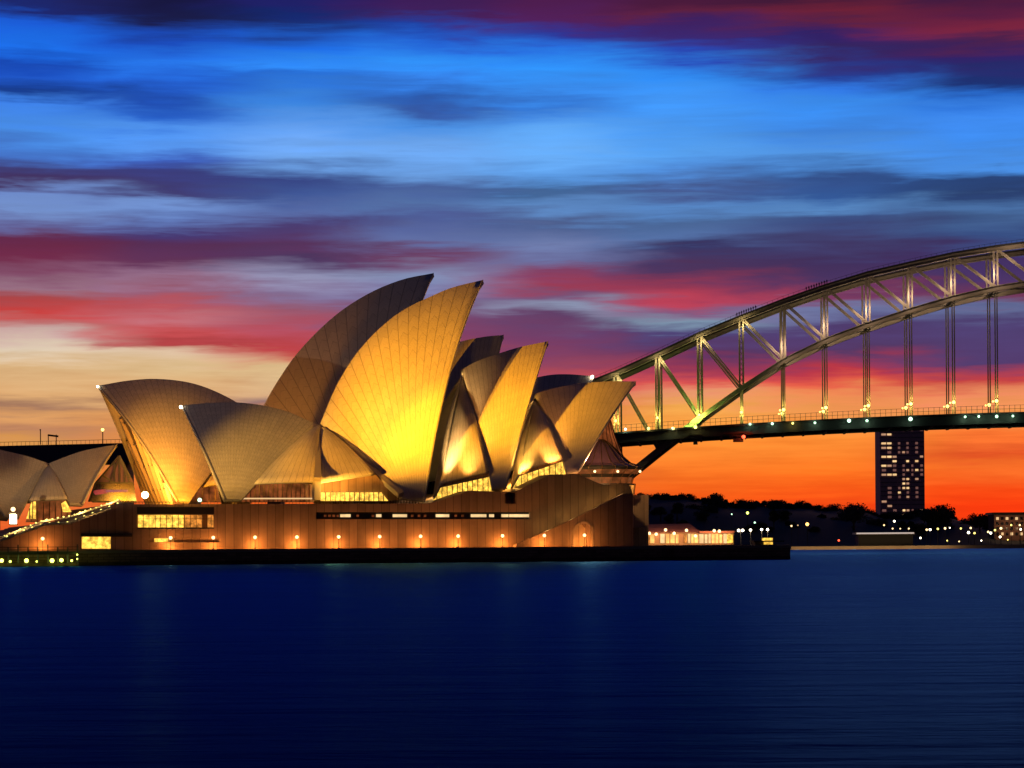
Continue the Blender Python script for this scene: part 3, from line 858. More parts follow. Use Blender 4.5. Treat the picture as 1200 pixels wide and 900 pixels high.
flare(704, [(515, 3, 0), (519, 9, 0), (526, 17, 0), (535, 26, 0), (543, 35, 0), (546, 45, 0), (548, 51, 2), (551, 48, 2), (556, 42, 1), (560, 38, 2), (567, 36, 1)], D1 - 2, fl, 'foyer_glass')
flare(713, [(567, 31, 2), (569, 31, 2), (575, 30, 3), (580, 30, 3)], D1 - 4, fl, 'foyer_glass')
flare(706, [(485, 6, 1), (495, 10, 1), (510, 14, 1), (525, 20, 1), (540, 26, 1)], D2 - 2, fl, 'foyer_glass')
for x in (697, 724, 750):
    bm = bmesh.new(); add_ball(bm, (0, 0, 0), .3, 8); o = link('soffit_lamp', bm, M['globe'], None); o.parent = house
    o.location = pl(x, 552.5, D1 - 10) - house.location

# bright lamps on shells' tips and deck
def bulb(px, py, d, r, mat, name='flood_lamp', parent=None):
    bm = bmesh.new(); add_ball(bm, (0, 0, 0), r, 10)
    o = link(name, bm, mat); P_ = parent or house
    o.parent = P_; o.location = pl(px, py, d) - P_.location
    return o
bulb(212, 477, D1 - .5, .38, M['white_glow'], 'tip_lamp')
bulb(114.5, 453, D2 - .5, .3, M['white_glow'], 'tip_lamp')
bulb(694, 441.5, D2 - 1, .4, M['white_glow'], 'tip_lamp')
bulb(170, 580, 578, .8, glow('flood_lamp_face', (1, .72, .25), 30.0))
bulb(234, 586, DF1, .45, M['mint_lamp'])
spot(pl(158, 586, 572), pl(192, 535, D2 - 6), 4.5e4, (1.0, .36, .03), 54, .8, .5)
point(pl(172, 580, 576), 7000, (1.0, .40, .05), .5)
point(pl(186, 583, 588), 6000, (1.0, .45, .07), .5)
# inside the mouths of the near hall
point(pl(508, 572, D1 - 8), 1500, (1.0, .62, .2), .5)
spot(pl(516, 579, DF1 - 5), pl(536, 485, D1 - 8), 1.6e5, (1, .56, .18), 26, 1.0, .3)
spot(pl(546, 574, DF1 - 5), pl(560, 450, D1 - 6), 6e4, (1, .38, .06), 44, 1.0, .3)
spot(pl(606, 568, DF1 - 5), pl(619, 500, D1 - 8), 7e4, (1, .50, .08), 34, 1.0, .3)
spot(pl(650, 552, DF1 - 5), pl(640, 480, D1 - 6), 4.5e4, (1, .36, .06), 44, 1.0, .3)
point(pl(600, 560, D1 - 10), 9000, (1.0, .5, .08), .5)

point(pl(690, 540, D1 - 18), 9000, (1.0, .55, .2), .4)
point(pl(392, 575, DF1 - 3), 2500, (1.0, .5, .08), .4)
point(pl(715, 560, D1 - 25), 1500, (1.0, .4, .15), .4)

# ------------------------------------------------------------------ promenade lamps
def globe_lamp(px, d, hgt, label, group, power, rad=.36, col=(1.0, .50, .14), mat='globe', cat='lamp', name='globe_lamp'):
    b = plx(px, d); r = empty(name, b); tag(r, label, cat, group)
    bm = bmesh.new(); add_tube(bm, [b, b + Vector((0, 0, hgt))], .07, 6); add_tube(bm, [b, b + Vector((0, 0, .25))], .16, 6)
    link('post', bm, M['dark'], r)
    bm = bmesh.new(); add_ball(bm, b + Vector((0, 0, hgt + rad)), rad, 12)
    link('globe', bm, M[mat], r)
    if power: point(b + Vector((0, 0, hgt + rad)) - NRM * .1, power, col, rad, parent=r)
    return r
gl = [(50, 'below the landing of the left stairs'), (200, 'under the wide yellow window'), (250, 'under the right end of the yellow window'), (299, 'right of the yellow windows before bare wall'),
      (348, 'before bare wall below the dim foyer'), (397, 'below the left end of the dark window slot'), (445, 'below the big golden sail'),
      (493, 'below the foot of the biggest sail'), (537, 'below the middle of the window slot'), (589, 'below the lit right end of the window slot'), (638, 'before the sloping stair'), (685, 'beside the arched door')]
for x, w in gl:
    globe_lamp(x, DW - 4 if x < 600 else DW - 8, 2.1, 'round glowing globe lamp on a post ' + w, 'globe lamps along the promenade', 900)
    p = plx(x, DW - 1.9 if x < 600 else DW - 7.1); p.z = 3.9
    point(p, 900, (1.0, .34, .06), .2)

# the hooded bank of floodlights on its pontoon, out of view
bank = empty('floodlight_bank', FB); tag(bank, 'hooded bank of floodlights on a small pontoon left of the jetty', 'floodlight')
bm = bmesh.new(); add_box(bm, FB + Vector((0, 0, .4)), 9, 7, .9, fdir); recalc(bm); link('pontoon', bm, M['seawall'], bank)
bm = bmesh.new(); add_box(bm, FB - fdir * 1.9 + Vector((0, 0, FL.z / 2)), .3, .3, FL.z, fdir); add_box(bm, FL - fdir * 1.9, .4, 5.6, .8, fdir); recalc(bm); link('mast', bm, M['dark'], bank)
bm = bmesh.new()
hz = 3.2 * math.tan(math.radians(5.6))
add_prism(bm, [FL + fdir * 3.2 + fper * 7.5 + Vector((0, 0, hz - 1.3)), FL + fdir * 3.2 - fper * 5.5 + Vector((0, 0, hz - 1.3)), FL + fdir * 3.2 - fper * 5.5 + Vector((0, 0, hz)), FL + fdir * 3.2 + fper * 7.5 + Vector((0, 0, hz))], fdir * .05)
recalc(bm); link('hood', bm, M['dark'], bank)  # unseen plate added to keep the beams off the podium wall
# unseen light blocker added at the lamp, shaped to the main sail's ridge, so its beam ends at the sail's edge
edge = []
for p in [pl(x - 7, y - 8, D1) for x, y in ((372, 515), (375, 497), (397, 447), (427, 403), (467, 367), (510, 345), (533, 336), (566, 328), (590, 322))]:
    r_ = (p - FS); edge.append(FS + r_ * (3.0 / r_.dot(fdir)))
out_ = [edge[-1] + Vector((0, 0, 1.4)), edge[0] + fper * 2.0 + Vector((0, 0, 1.6)), edge[0] + fper * 2.0]
bm = bmesh.new()
va = [bm.verts.new(p) for p in edge + out_]; vb = [bm.verts.new(p + fdir * .03) for p in edge + out_]
bm.faces.new(va); bm.faces.new(vb[::-1])
for k in range(len(va)): bm.faces.new((va[k], vb[k], vb[(k + 1) % len(va)], va[(k + 1) % len(va)]))
recalc(bm); link('beam_blocker', bm, M['dark'], bank)

# ------------------------------------------------------------------ jetty with green lights
jd = DS - 9
jet = empty('jetty', plx(20, jd, z=0)); tag(jet, 'low dark jetty with yellow green lights at the left edge', 'jetty')
bm = bmesh.new(); a = plx(-120, jd, z=2.4); b = plx(92, jd, z=2.4); add_prism(bm, [a, b, b + NRM * 6, a + NRM * 6], Vector((0, 0, .5))); recalc(bm)
link('deck', bm, M['dark'], jet)
bm = bmesh.new(); a = plx(-120, jd - .3, z=.1); b = plx(91, jd - .3, z=.1); add_prism(bm, [a, b, b + NRM * 6, a + NRM * 6], Vector((0, 0, .6))); recalc(bm)
link('pontoon', bm, M['seawall'], jet)
for k in range(19):
    x = -118 + 11.6 * k
    bm = bmesh.new(); p = plx(x, jd + .3, z=-2); add_tube(bm, [p, p + Vector((0, 0, 5.9 if k % 3 else 6.4))], .16, 6); link('pile', bm, M['blue_steel'], jet)
bm = bmesh.new(); a = plx(-120, jd + .2, z=3.9); b = plx(92, jd + .2, z=3.9); add_bar(bm, a, b, .12); add_bar(bm, a - Vector((0, 0, .5)), b - Vector((0, 0, .5)), .08); recalc(bm)
link('railing', bm, M['dark'], jet)
for x, y, r in ((2, 657, .5), (12, 658, .3), (31, 657, .55), (43, 658, .22), (61, 657, .55), (72, 656.5, .5), (84, 657, .3), (90.5, 650, .2), (90.5, 655, .2)):
    bm = bmesh.new(); p = pl(x, y, jd - .6); add_ball(bm, p, r * .75, 10); link('lamp', bm, M['green_lamp'], jet)
    point(p - NRM * .5, 60 * r, (.8, 1.0, .12), .2)
    point(p + NRM * 3, 70 * r, (.8, 1.0, .12), .2)

# bright lamp kiosk near the restaurant
kb = pl(15.5, 615, DW + 14)
k_ = empty('lamp_pylon', kb); tag(k_, 'short bright white light pylon beside the restaurant shell at far left', 'lamp')
bm = bmesh.new(); add_box(bm, kb + Vector((0, 0, 1.2)), 1.3, 1.0, 2.0); link('light_box', bm, M['white_glow'], k_)
bm = bmesh.new(); add_box(bm, kb + Vector((0, 0, .1)), 1.6, 1.3, .2); add_box(bm, kb + Vector((0, 0, 2.35)), 1.5, 1.2, .3); link('cap', bm, M['dark'], k_)
bm = bmesh.new(); add_ball(bm, kb + Vector((0, 0, 3.3)), .5, 10); link('globe', bm, M['globe'], k_)
point(kb + Vector((0, -1.5, 2)), 1500, (1, .7, .3), .5)

# ------------------------------------------------------------------ arch bridge
BS = -.093; BD = 1048.0
BN = Vector((-BS, 1, 0)).normalized(); BA = Vector((1, BS, 0)).normalized()
bridge = empty('arch_bridge', at(900, 640, 1045)); bridge.location.z = 0
tag(bridge, 'huge steel arch bridge with truss arch and hanging roadway behind the theatre', 'bridge')
X0b = pl(771, 480, BD, BS).x; X1b = pl(1168, 480, BD, BS).x; STEP = (X1b - X0b) / 8
def node_x(i): return X1b + STEP * i           # i = 0 at px 1168, crown at i = 3
def zof(px_y, i):
    X = node_x(i); Y = BD + BS * X; u = X * F / Y
    # photo y of a point whose column is u: invert roll
    v = (PY0 - px_y - u * sr) / cr
    return H + v * Y / F
UP = {-9: 436, -8: 414, -7: 391, -6: 371, -5: 352, -4: 335, -3: 320, -2: 308.5, -1: 298.5, 0: 291.5, 1: 287.5, 2: 285, 3: 284.5}
LO = {-11: 650, -10: 608, -9: 567, -8: 528, -7: 490, -6: 455, -5: 423, -4: 399, -3: 380.5, -2: 364, -1: 349.5, 0: 338, 1: 330.5, 2: 326, 3: 324}
UP.update({-10: 455, -11: 470, -1: 297.5, 0: 289.5, 1: 283, 2: 279, 3: 277.5})
LO.update({1: 330, 2: 325, 3: 322.5})
def top_z(i): return zof(UP[i if i <= 3 else 6 - i], i if i <= 3 else i) if i <= 3 else top_z(6 - i)
def low_z(i): return max(7.0, zof(LO[i], i)) if i <= 3 else low_z(6 - i)
def NP(i, z, far=0):
    X = node_x(i); p = Vector((X, BD + BS * X, z)); return p + BN * (30.0 * far)
DTOP, DBOT = zof(486, 0) , zof(500, 0)
def deck_z(i): return DTOP - 1.0e-4 * (node_x(i) - node_x(3)) ** 2 * 1.5 + 1.0
idx = list(range(-11, 18))
for far in (0, 1):
    for a, b in zip(idx, idx[1:]):
        bm = bmesh.new()
        A, B = NP(a, top_z(a), far), NP(b, top_z(b), far)
        add_bar(bm, A - Vector((0, 0, .9)), B - Vector((0, 0, .9)), 1.5, 2.0, BN)
        add_bar(bm, A - Vector((0, 0, 1.75)), B - Vector((0, 0, 1.75)), .25, 2.4, BN)
        recalc(bm); tc_ = link('top_chord', bm, M['steel'], bridge)
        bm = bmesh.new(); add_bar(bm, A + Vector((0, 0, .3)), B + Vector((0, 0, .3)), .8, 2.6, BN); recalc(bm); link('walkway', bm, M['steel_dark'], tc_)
        bm = bmesh.new()
        A, B = NP(a, low_z(a), far), NP(b, low_z(b), far)
        th = 1.9 if b > -7 else 2.6
        add_bar(bm, A, B, th, 1.8, BN); add_bar(bm, A + Vector((0, 0, th * .55)), B + Vector((0, 0, th * .55)), .25, 2.4, BN); add_bar(bm, A - Vector((0, 0, th * .55)), B - Vector((0, 0, th * .55)), .25, 2.4, BN)
        recalc(bm); link('bottom_chord', bm, M['steel'], bridge)
    for i in idx:
        bm = bmesh.new(); A, B = NP(i, top_z(i) - 1, far), NP(i, low_z(i), far)
        for s in (-.78, .78):
            add_bar(bm, A + BA * s, B + BA * s, .72, 1.2, BN)
        nn = max(2, int((A - B).length / 2.2))
        for k in range(nn):
            p = A.lerp(B, k / nn); q = A.lerp(B, (k + 1) / nn); s = .7 if k % 2 else -.7
            add_bar(bm, p + BA * s, q - BA * s, .18, .2, BN)
        recalc(bm); link('vertical_post', bm, M['steel'], bridge)
        if -5 <= i <= 11 and low_z(i) > deck_z(i) + 2:
            bm = bmesh.new(); B2 = NP(i, deck_z(i) - 1, far)
            for s in (-.45, .45): add_bar(bm, B + BA * s, B2 + BA * s, .48, .6, BN)
            recalc(bm); link('hanger', bm, M['steel'], bridge)
        elif low_z(i) > 0 and (i == -6 or i == 12):
            bm = bmesh.new(); add_bar(bm, B, NP(i, deck_z(i) - 1, far), 1.4, 1.0, BN); recalc(bm); link('hanger', bm, M['steel'], bridge)
    for a, b in zip(idx, idx[1:]):
        t, l = (a, b) if a < 3 else (b, a)
        bm = bmesh.new()
        A, B = NP(t, top_z(t) - .6, far), NP(l, low_z(l) + .4, far)
        for s in (-.5, .5):
            add_bar(bm, A + BA * s, B + BA * s, .55, .9, BN)
        recalc(bm); link('diagonal_brace', bm, M['steel'], bridge)
# cross struts between the two trusses
for i in idx:
    bm = bmesh.new()
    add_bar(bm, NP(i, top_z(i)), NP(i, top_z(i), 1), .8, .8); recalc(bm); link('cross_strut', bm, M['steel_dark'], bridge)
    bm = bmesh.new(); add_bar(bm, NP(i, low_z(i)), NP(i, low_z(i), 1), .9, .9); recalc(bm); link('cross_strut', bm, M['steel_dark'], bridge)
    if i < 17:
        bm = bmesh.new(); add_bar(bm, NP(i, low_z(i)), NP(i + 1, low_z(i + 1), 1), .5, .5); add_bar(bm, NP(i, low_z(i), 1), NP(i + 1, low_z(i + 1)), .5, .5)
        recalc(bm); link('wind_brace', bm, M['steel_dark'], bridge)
# deck
bm = bmesh.new()
for a, b in zip(range(-11, 17), range(-10, 18)):
    za, zb = deck_z(a), deck_z(b)
    for off0, off1, zt, zb_ in ((-8, 38, 0, -.8), (-6, -5, -.8, -4.6), (35, 36, -.8, -4.6)):
        A0, B0 = NP(a, za) + BN * off0, NP(b, zb) + BN * off0
        w = off1 - off0
        add_prism(bm, [A0 + Vector((0, 0, zt)), B0 + Vector((0, 0, zt)), B0 + Vector((0, 0, zb_)), A0 + Vector((0, 0, zb_))], BN * w)
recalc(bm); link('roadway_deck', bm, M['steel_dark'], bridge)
bm = bmesh.new()
for a in [k * .5 for k in range(-22, 35)]:
    A = Vector((node_x(a), BD + BS * node_x(a), deck_z(a) - 4.6)) - BN * 5.5
    add_bar(bm, A, A + BN * 41, .7, 1.0)
    if a < 16.8:
        z2 = deck_z(a + .5) - 6.0
        B = Vector((node_x(a + .5), BD + BS * node_x(a + .5), z2)) - BN * 5
        A2 = A + Vector((0, 0, -1.4)) + BN * .5
        if int(a * 2) % 7 != 3: add_bar(bm, A2, B, .18, .2)
        add_bar(bm, A2, A2 + Vector((0, 0, 1.6)), .2, .2)
recalc(bm); link('deck_beam', bm, M['steel_dark'], bridge)
bm = bmesh.new()
for k in range(-88, 136):
    a = k / 8.0
    if a > 17: break
    A = Vector((node_x(a), BD + BS * node_x(a), deck_z(a))) - BN * 7.8
    add_bar(bm, A, A + Vector((0, 0, 3.0)), .14, .14)
    B = Vector((node_x(a + .125), BD + BS * node_x(a + .125), deck_z(a + .125))) - BN * 7.8
    for hh in (2.9, 1.4): add_bar(bm, A + Vector((0, 0, hh)), B + Vector((0, 0, hh)), .12, .12)
recalc(bm); link('railing', bm, M['steel_dark'], bridge)
bm = bmesh.new()
for i in idx[:-1]:
    for k in range(8):
        t = k / 8
        A = NP(i, top_z(i) + .6).lerp(NP(i + 1, top_z(i + 1) + .6), t); B = NP(i, top_z(i) + .6).lerp(NP(i + 1, top_z(i + 1) + .6), t + .125)
        add_bar(bm, A, A + Vector((0, 0, 1.2)), .1, .1); add_bar(bm, A + Vector((0, 0, 1.2)), B + Vector((0, 0, 1.2)), .1, .1)
recalc(bm); link('arch_handrail', bm, M['steel_dark'], bridge)
# lamps on the bridge
def blamp(px, py, mat, r, d=BD - 8, power=0, col=(1, 1, 1)):
    p = pl(px, py, d, BS)
    bm = bmesh.new(); add_ball(bm, p, r, 8); link('deck_lamp', bm, M[mat], bridge)
    if power: point(p - BN * .8 + Vector((0, 0, -.3)), power, col, .4)
for x, y, m_, r in ((733, 503, 'mint_lamp', .8), (760, 502, 'yellow_lamp', .9), (788, 501.5, 'mint_lamp', .5), (789, 502, 'yellow_lamp', .8), (815, 500.5, 'yellow_lamp', 1.0), (879, 497, 'mint_lamp', .7), (905, 496.5, 'mint_lamp', .8), (929, 496, 'yellow_lamp', .7), (955, 495.5, 'mint_lamp', .7),
                    (995, 493, 'mint_lamp', 1.1), (1016, 493, 'mint_lamp', .8), (1067, 491, 'mint_lamp', 1.2), (1131, 488.5, 'mint_lamp', .7), (1147, 488, 'mint_lamp', .7), (1168, 488, 'mint_lamp', .9), (1187, 487.5, 'mint_lamp', .7)):
    blamp(x, y, m_, r * .72, power=500 * r, col=(.6, 1, .6) if m_[0] == 'm' else (1, .8, .2))
for i in range(-9, 1):
    for far in (0, 1):
        if far and i < -6: continue
        p = NP(i, deck_z(i) + 5.2, far) - BN * 1.4 - BA * .2
        q = X2P(p)
        bm = bmesh.new(); add_ball(bm, p, .75 if i > -6 else .62, 8)
        if i > -6: add_ball(bm, p + BA * -1.5 + Vector((0, 0, -.2)), .4, 8)
        link('post_lamp', bm, M['yellow_lamp'], bridge)
        if not far:
            point(p - BN * 1.6, 2600, (1.0, .75, .14), .5)
    if i > -6:
        point(NP(i, low_z(i) + 6.0) - BN * 4 - BA * 1.5, 3400, (1.0, .66, .42), .5)
        point(NP(i, low_z(i) + 4.0) + BN * 22, 2500, (1.0, .66, .42), .5)
    else:
        point(NP(i, top_z(i) - 4.0) - BN * 3.0 + BA * 1.5, 1800, (1.0, .75, .30), .5)
point(pl(812, 494, BD - 6, BS), 9000, (.45, 1.0, .12), .6)
point(pl(1190, 300, BD - 8, BS), 3000, (1.0, .66, .42), .6)
# maintenance gantries slung below the deck
for x, y, w, lampc in ((865, 511, 34, 'red_lamp'), (815, 514, 14, None)):
    bm = bmesh.new(); p = pl(x, y, BD - 5, BS); s = w * p.y / F / 2
    add_box(bm, p + Vector((0, 0, 1.6)), s * 2, 6, .5, BA); add_box(bm, p, s * 1.1, 5, .5, BA); add_box(bm, p + Vector((0, 0, -1.8)), s * .7, 4, 1.4, BA)
    for t in (-1, -.5, 0, .5, 1): add_bar(bm, p + BA * s * t * .9 + Vector((0, 0, 4)), p + BA * s * t * .5 + Vector((0, 0, -1.5)), .3)
    recalc(bm); g = link('maintenance_gantry', bm, M['steel_dark'], bridge)
    if lampc:
        bm = bmesh.new(); add_ball(bm, p + Vector((2, -3.4, -.5)), .8, 8); link('red_lamp', bm, M['red_lamp'], g)
        point(p + Vector((2, -5, -.5)), 1200, (1, .1, .03), .4)
# abutment and approach viaduct behind the halls
bm = bmesh.new(); A = NP(-11.0, 0) - BN * 10; add_box(bm, A + BN * 25 - BA * 16, 40, 60, 22, BA); recalc(bm); link('abutment', bm, M['granite_light'], bridge)
via = empty('approach_viaduct', at(60, 640, 1080)); via.location.z = 0
tag(via, 'dark raised approach roadway behind the low restaurant shells at left', 'viaduct')
pv = [(-120, 526), (0, 522.5), (130, 519.5), (300, 516), (450, 511), (600, 506)]
def vp(x, y): return pl(x, y, BD + 2, BS)
bm = bmesh.new()
for (xa, ya), (xb, yb) in zip(pv, pv[1:]):
    A, B = vp(xa, ya), vp(xb, yb)
    dz = Vector((0, 0, -8.5))
    add_prism(bm, [A, B, B + dz, A + dz], BN * 26)
recalc(bm); link('deck_girder', bm, M['blue_steel'], via)
bm = bmesh.new()
for (xa, ya), (xb, yb) in zip(pv, pv[1:]):
    A, B = vp(xa, ya) + Vector((0, 0, 1.6)), vp(xb, yb) + Vector((0, 0, 1.6))
    add_bar(bm, A, B, .18)
    n = max(2, int(abs(xb - xa) / 5))
    for k in range(n):
        p = A.lerp(B, k / n); add_bar(bm, p, p - Vector((0, 0, 1.7)), .12)
recalc(bm); link('railing', bm, M['steel_dark'], via)
for x in (-100, -20, 60, 140, 220, 320, 420, 520):
    bm = bmesh.new(); p = vp(x, 530); add_prism(bm, [Vector((p.x - 3, p.y + 3, 0)), Vector((p.x + 3, p.y + 3, 0)), Vector((p.x + 3, p.y + 3, p.z)), Vector((p.x - 3, p.y + 3, p.z))], Vector((0, 18, 0))); recalc(bm)
    link('pier', bm, M['seawall'], via)
for x, lit in ((47.5, 0), (120.5, 1)):
    b = vp(x, 521); r = empty('street_lamp', b); tag(r, 'tall slim street lamp on the raised roadway ' + ('lit yellow beside the striped glass wall' if lit else 'unlit above the restaurant shell dip'), 'street lamp')
    bm = bmesh.new(); add_tube(bm, [b, b + Vector((0, 0, 6.2))], .22, 6); link('pole', bm, M['steel_dark'], r)
    bm = bmesh.new(); add_ball(bm, b + Vector((0, -.3, 6.5)), .7 if lit else .35, 8); link('lamp_head', bm, M['yellow_lamp' if lit else 'steel_dark'], r)
b = vp(62, 521); r = empty('sign_gantry', b); tag(r, 'small dark sign gantry standing on the raised roadway', 'gantry')
for s in (-2, 1.5):
    bm = bmesh.new(); add_bar(bm, b + Vector((s, 0, 0)), b + Vector((s, 0, 4.4)), .35); recalc(bm); link('leg', bm, M['steel_dark'], r)
bm = bmesh.new(); add_bar(bm, b + Vector((-2.2, 0, 4.2)), b + Vector((2.4, 0, 3.6)), .8); recalc(bm); link('sign_panel', bm, M['steel_dark'], r)

# climbers on the arch
def person_mesh():
    me = bpy.data.meshes.new('person'); bm = bmesh.new()
    add_tube(bm, [(-.12, 0, 0), (-.13, 0, .45), (-.1, 0, .9)], [.07, .09, .12], 6)
    add_tube(bm, [(.16, .05, 0), (.13, .02, .45), (.1, 0, .9)], [.07, .09, .12], 6)
    add_tube(bm, [(0, 0, .82), (0, 0, 1.1), (0, 0, 1.42), (0, 0, 1.5)], [.19, .17, .23, .08], 8)
    add_tube(bm, [(-.24, 0, 1.42), (-.3, .05, 1.1), (-.28, .15, .85)], [.07, .055, .045], 6)
    add_tube(bm, [(.24, 0, 1.42), (.3, .05, 1.1), (.28, .18, .88)], [.07, .055, .045], 6)
    add_ball(bm, (0, 0, 1.64), .13, 8, 1.15)
    bm.to_mesh(me); bm.free(); me.materials.append(M['cloth']); return me
pm = person_mesh()
for grp, i0, i1, n in (('middle', -6.1, -5.6, 9), ('upper', -4.45, -3.9, 9)):
    for k in range(n):
        a = i0 + (i1 - i0) * k / n
        i = math.floor(a); t = a - i
        p = NP(i, top_z(i) + .75).lerp(NP(i + 1, top_z(i + 1) + .75), t)
        o = bpy.data.objects.new('person', pm); COL.objects.link(o); o.location = p + BN * .2; o.scale = (1, 1, 1)
        tag(o, 'person in dark clothes in the ' + ('lower' if grp == 'middle' else 'higher') + ' line of climbers on the bridge arch', 'person', 'climbers in the ' + ('lower' if grp == 'middle' else 'higher') + ' line on the arch')

# ------------------------------------------------------------------ far shore
prof = [(560, 600), (700, 582), (761, 583), (800, 584), (820, 588), (840, 588), (860, 592), (900, 593), (940, 594), (975, 598), (1000, 598), (1020, 603), (1040, 608), (1080, 604), (1105, 604), (1125, 613), (1160, 613), (1260, 612), (1400, 606)]
bm = bmesh.new(); rows = []
YS = [1560, 1600, 1700, 1850, 2050, 2300]
for r_, Y in enumerate(YS):
    row = []
    for q in resample([Vector((a, b, 0)) for a, b in prof], 90):
        full = at(q.x, q.y, 1850); zt = full.z
        f = (0.0, .12, .62, 1.0, .9, .3)[r_]
        X = full.x
        z = 1.0 + (zt - 1) * f + mnoise.noise(Vector((X * .02, Y * .02, 0))) * 2 * (f > .05)
        row.append(bm.verts.new((X * (Y / 1850) ** .3, Y, z)))
    rows.append(row)
for a, b in zip(rows, rows[1:]):
    for k in range(len(a) - 1): bm.faces.new((a[k], a[k + 1], b[k + 1], b[k]))
for f in bm.faces: f.smooth = True
recalc(bm)
hill = tag(link('hill', bm, M['hill']), kind='structure')
# low shore strip
bm = bmesh.new(); a = at(560, 645, 1480); b = at(1400, 645, 1480)
add_prism(bm, [Vector((a.x, 1480, -1)), Vector((b.x, 1480, -1)), Vector((b.x + 100, 2600, -1)), Vector((a.x - 100, 2600, -1))], Vector((0, 0, 3.2))); recalc(bm)
tag(link('far_shore', bm, M['hill']), kind='structure')
bm = bmesh.new(); a = at(927, 645, 1474); b = at(1400, 645, 1474)
add_prism(bm, [Vector((a.x, 1474, -1)), Vector((b.x, 1474, -1)), Vector((b.x, 1480, -1)), Vector((a.x, 1480, -1))], Vector((0, 0, 3.0))); recalc(bm)
tag(link('shore_wall', bm, plain('sandstone_wall', (.35, .27, .18), .8)), kind='structure')

def tree_proto(seed, wide, tall):
    rnd = random.Random(seed)
    bm = bmesh.new()
    add_tube(bm, [(0, 0, -2), (.2, 0, tall * .25), (.1, .2, tall * .5), (0, 0, tall * .75)], [.7, .5, .35, .12], 7)
    for k in range(5):
        a = k * 1.3 + rnd.random(); r = wide * .6
        add_tube(bm, [(0, 0, tall * .3), (r * .5 * math.cos(a), r * .5 * math.sin(a), tall * .5), (r * math.cos(a), r * math.sin(a), tall * .65)], [.3, .2, .08], 5)
    trunk = bpy.data.meshes.new('trunk'); bm.to_mesh(trunk); bm.free(); trunk.materials.append(M['bark'])
    bm = bmesh.new()
    lobes = [(rnd.uniform(-.6, .6) * wide, rnd.uniform(-.6, .6) * wide, tall * rnd.uniform(.45, .88), wide * rnd.uniform(.28, .5)) for _ in range(11)]
    lobes.append((0, 0, tall * .75, wide * .5))
    for cx, cy, cz, r in lobes:
        for _ in range(150):
            d = Vector((rnd.gauss(0, 1), rnd.gauss(0, 1), rnd.gauss(0, 1))).normalized() * r * rnd.uniform(.45, 1.1)
            d.z *= .75
            c = Vector((cx, cy, cz)) + d
            s = rnd.uniform(.35, .8)
            u = Vector((rnd.gauss(0, 1), rnd.gauss(0, 1), rnd.gauss(0, 1))).normalized(); w = u.orthogonal().normalized()
            bm.faces.new([bm.verts.new(c + u * s), bm.verts.new(c + w * s * .7), bm.verts.new(c - u * s), bm.verts.new(c - w * s * .7)])
    crown = bpy.data.meshes.new('crown'); bm.to_mesh(crown); bm.free(); crown.materials.append(M['leaf'])
    return trunk, crown
protos = [tree_proto(1, 6, 12), tree_proto(2, 8, 13), tree_proto(3, 5, 14), tree_proto(4, 9, 11)]
def tree(px, py_top, Y, k, label, group=None, sc=1.0):
    tr, cr_ = protos[k]; hgt = (12, 13, 14, 11)[k] * sc
    ptop = at(px, py_top, Y); base = Vector((ptop.x, Y, ptop.z - hgt))
    r = empty('tree', base); tag(r, label, 'tree', group)
    for nm, me in (('trunk', tr), ('crown', cr_)):
        o = bpy.data.objects.new(nm, me); COL.objects.link(o); o.parent = r
    r.scale = (sc, sc, sc); r.rotation_euler = (0, 0, random.uniform(0, 6.28))
    return r
def prof_y(x):
    for (ax, ay), (bx, by) in zip(prof, prof[1:]):
        if ax <= x <= bx: return ay + (by - ay) * (x - ax) / (bx - ax)
    return 600
def zone(x):
    if x < 850: return 'tree on the dark ridge behind the lit waterfront hotel', 'ridge trees behind the hotel'
    if x < 1032: return 'tree on the dark ridge left of the apartment tower', 'ridge trees left of the tower'
    return 'tree on the dark shore right of the apartment tower', 'shore trees right of the tower'
x = 752
while x < 1215:
    l, g = zone(x); k = random.randrange(4)
    tree(x, prof_y(x) - random.uniform(2.5, 7), 1840 + random.uniform(-25, 25), k, 'dark ' + l, g, random.uniform(.75, 1.05))
    x += random.uniform(6, 9)
x = 750
while x < 1215:
    l, g = zone(x)
    yy = prof_y(x); yl = yy + (636 - yy) * random.uniform(.15, .6)
    tree(x, yl - 3, 1700 + random.uniform(-60, 60), random.randrange(4), 'low dark ' + l, 'lower ' + g, random.uniform(.7, 1.0))
    x += random.uniform(7, 11)
tree(841, 580.5, 1800, 1, 'tallest domed tree standing out of the ridge above the hotel', None, 1.25)
tree(907, 585.5, 1800, 0, 'small round tree rising alone from the ridge skyline', None, .9)
tree(1000, 592, 1660, 1, 'broad dark tree just left of the apartment tower', None, 1.35)
tree(1100, 594.5, 1660, 3, 'broad dark tree just right of the apartment tower', None, 1.4)
tree(1087, 594, 1700, 0, 'upright dark tree touching the right side of the apartment tower', None, 1.2)
tree(1148, 604, 1660, 3, 'wide low tree before the far right brown flats', None, 1.0)

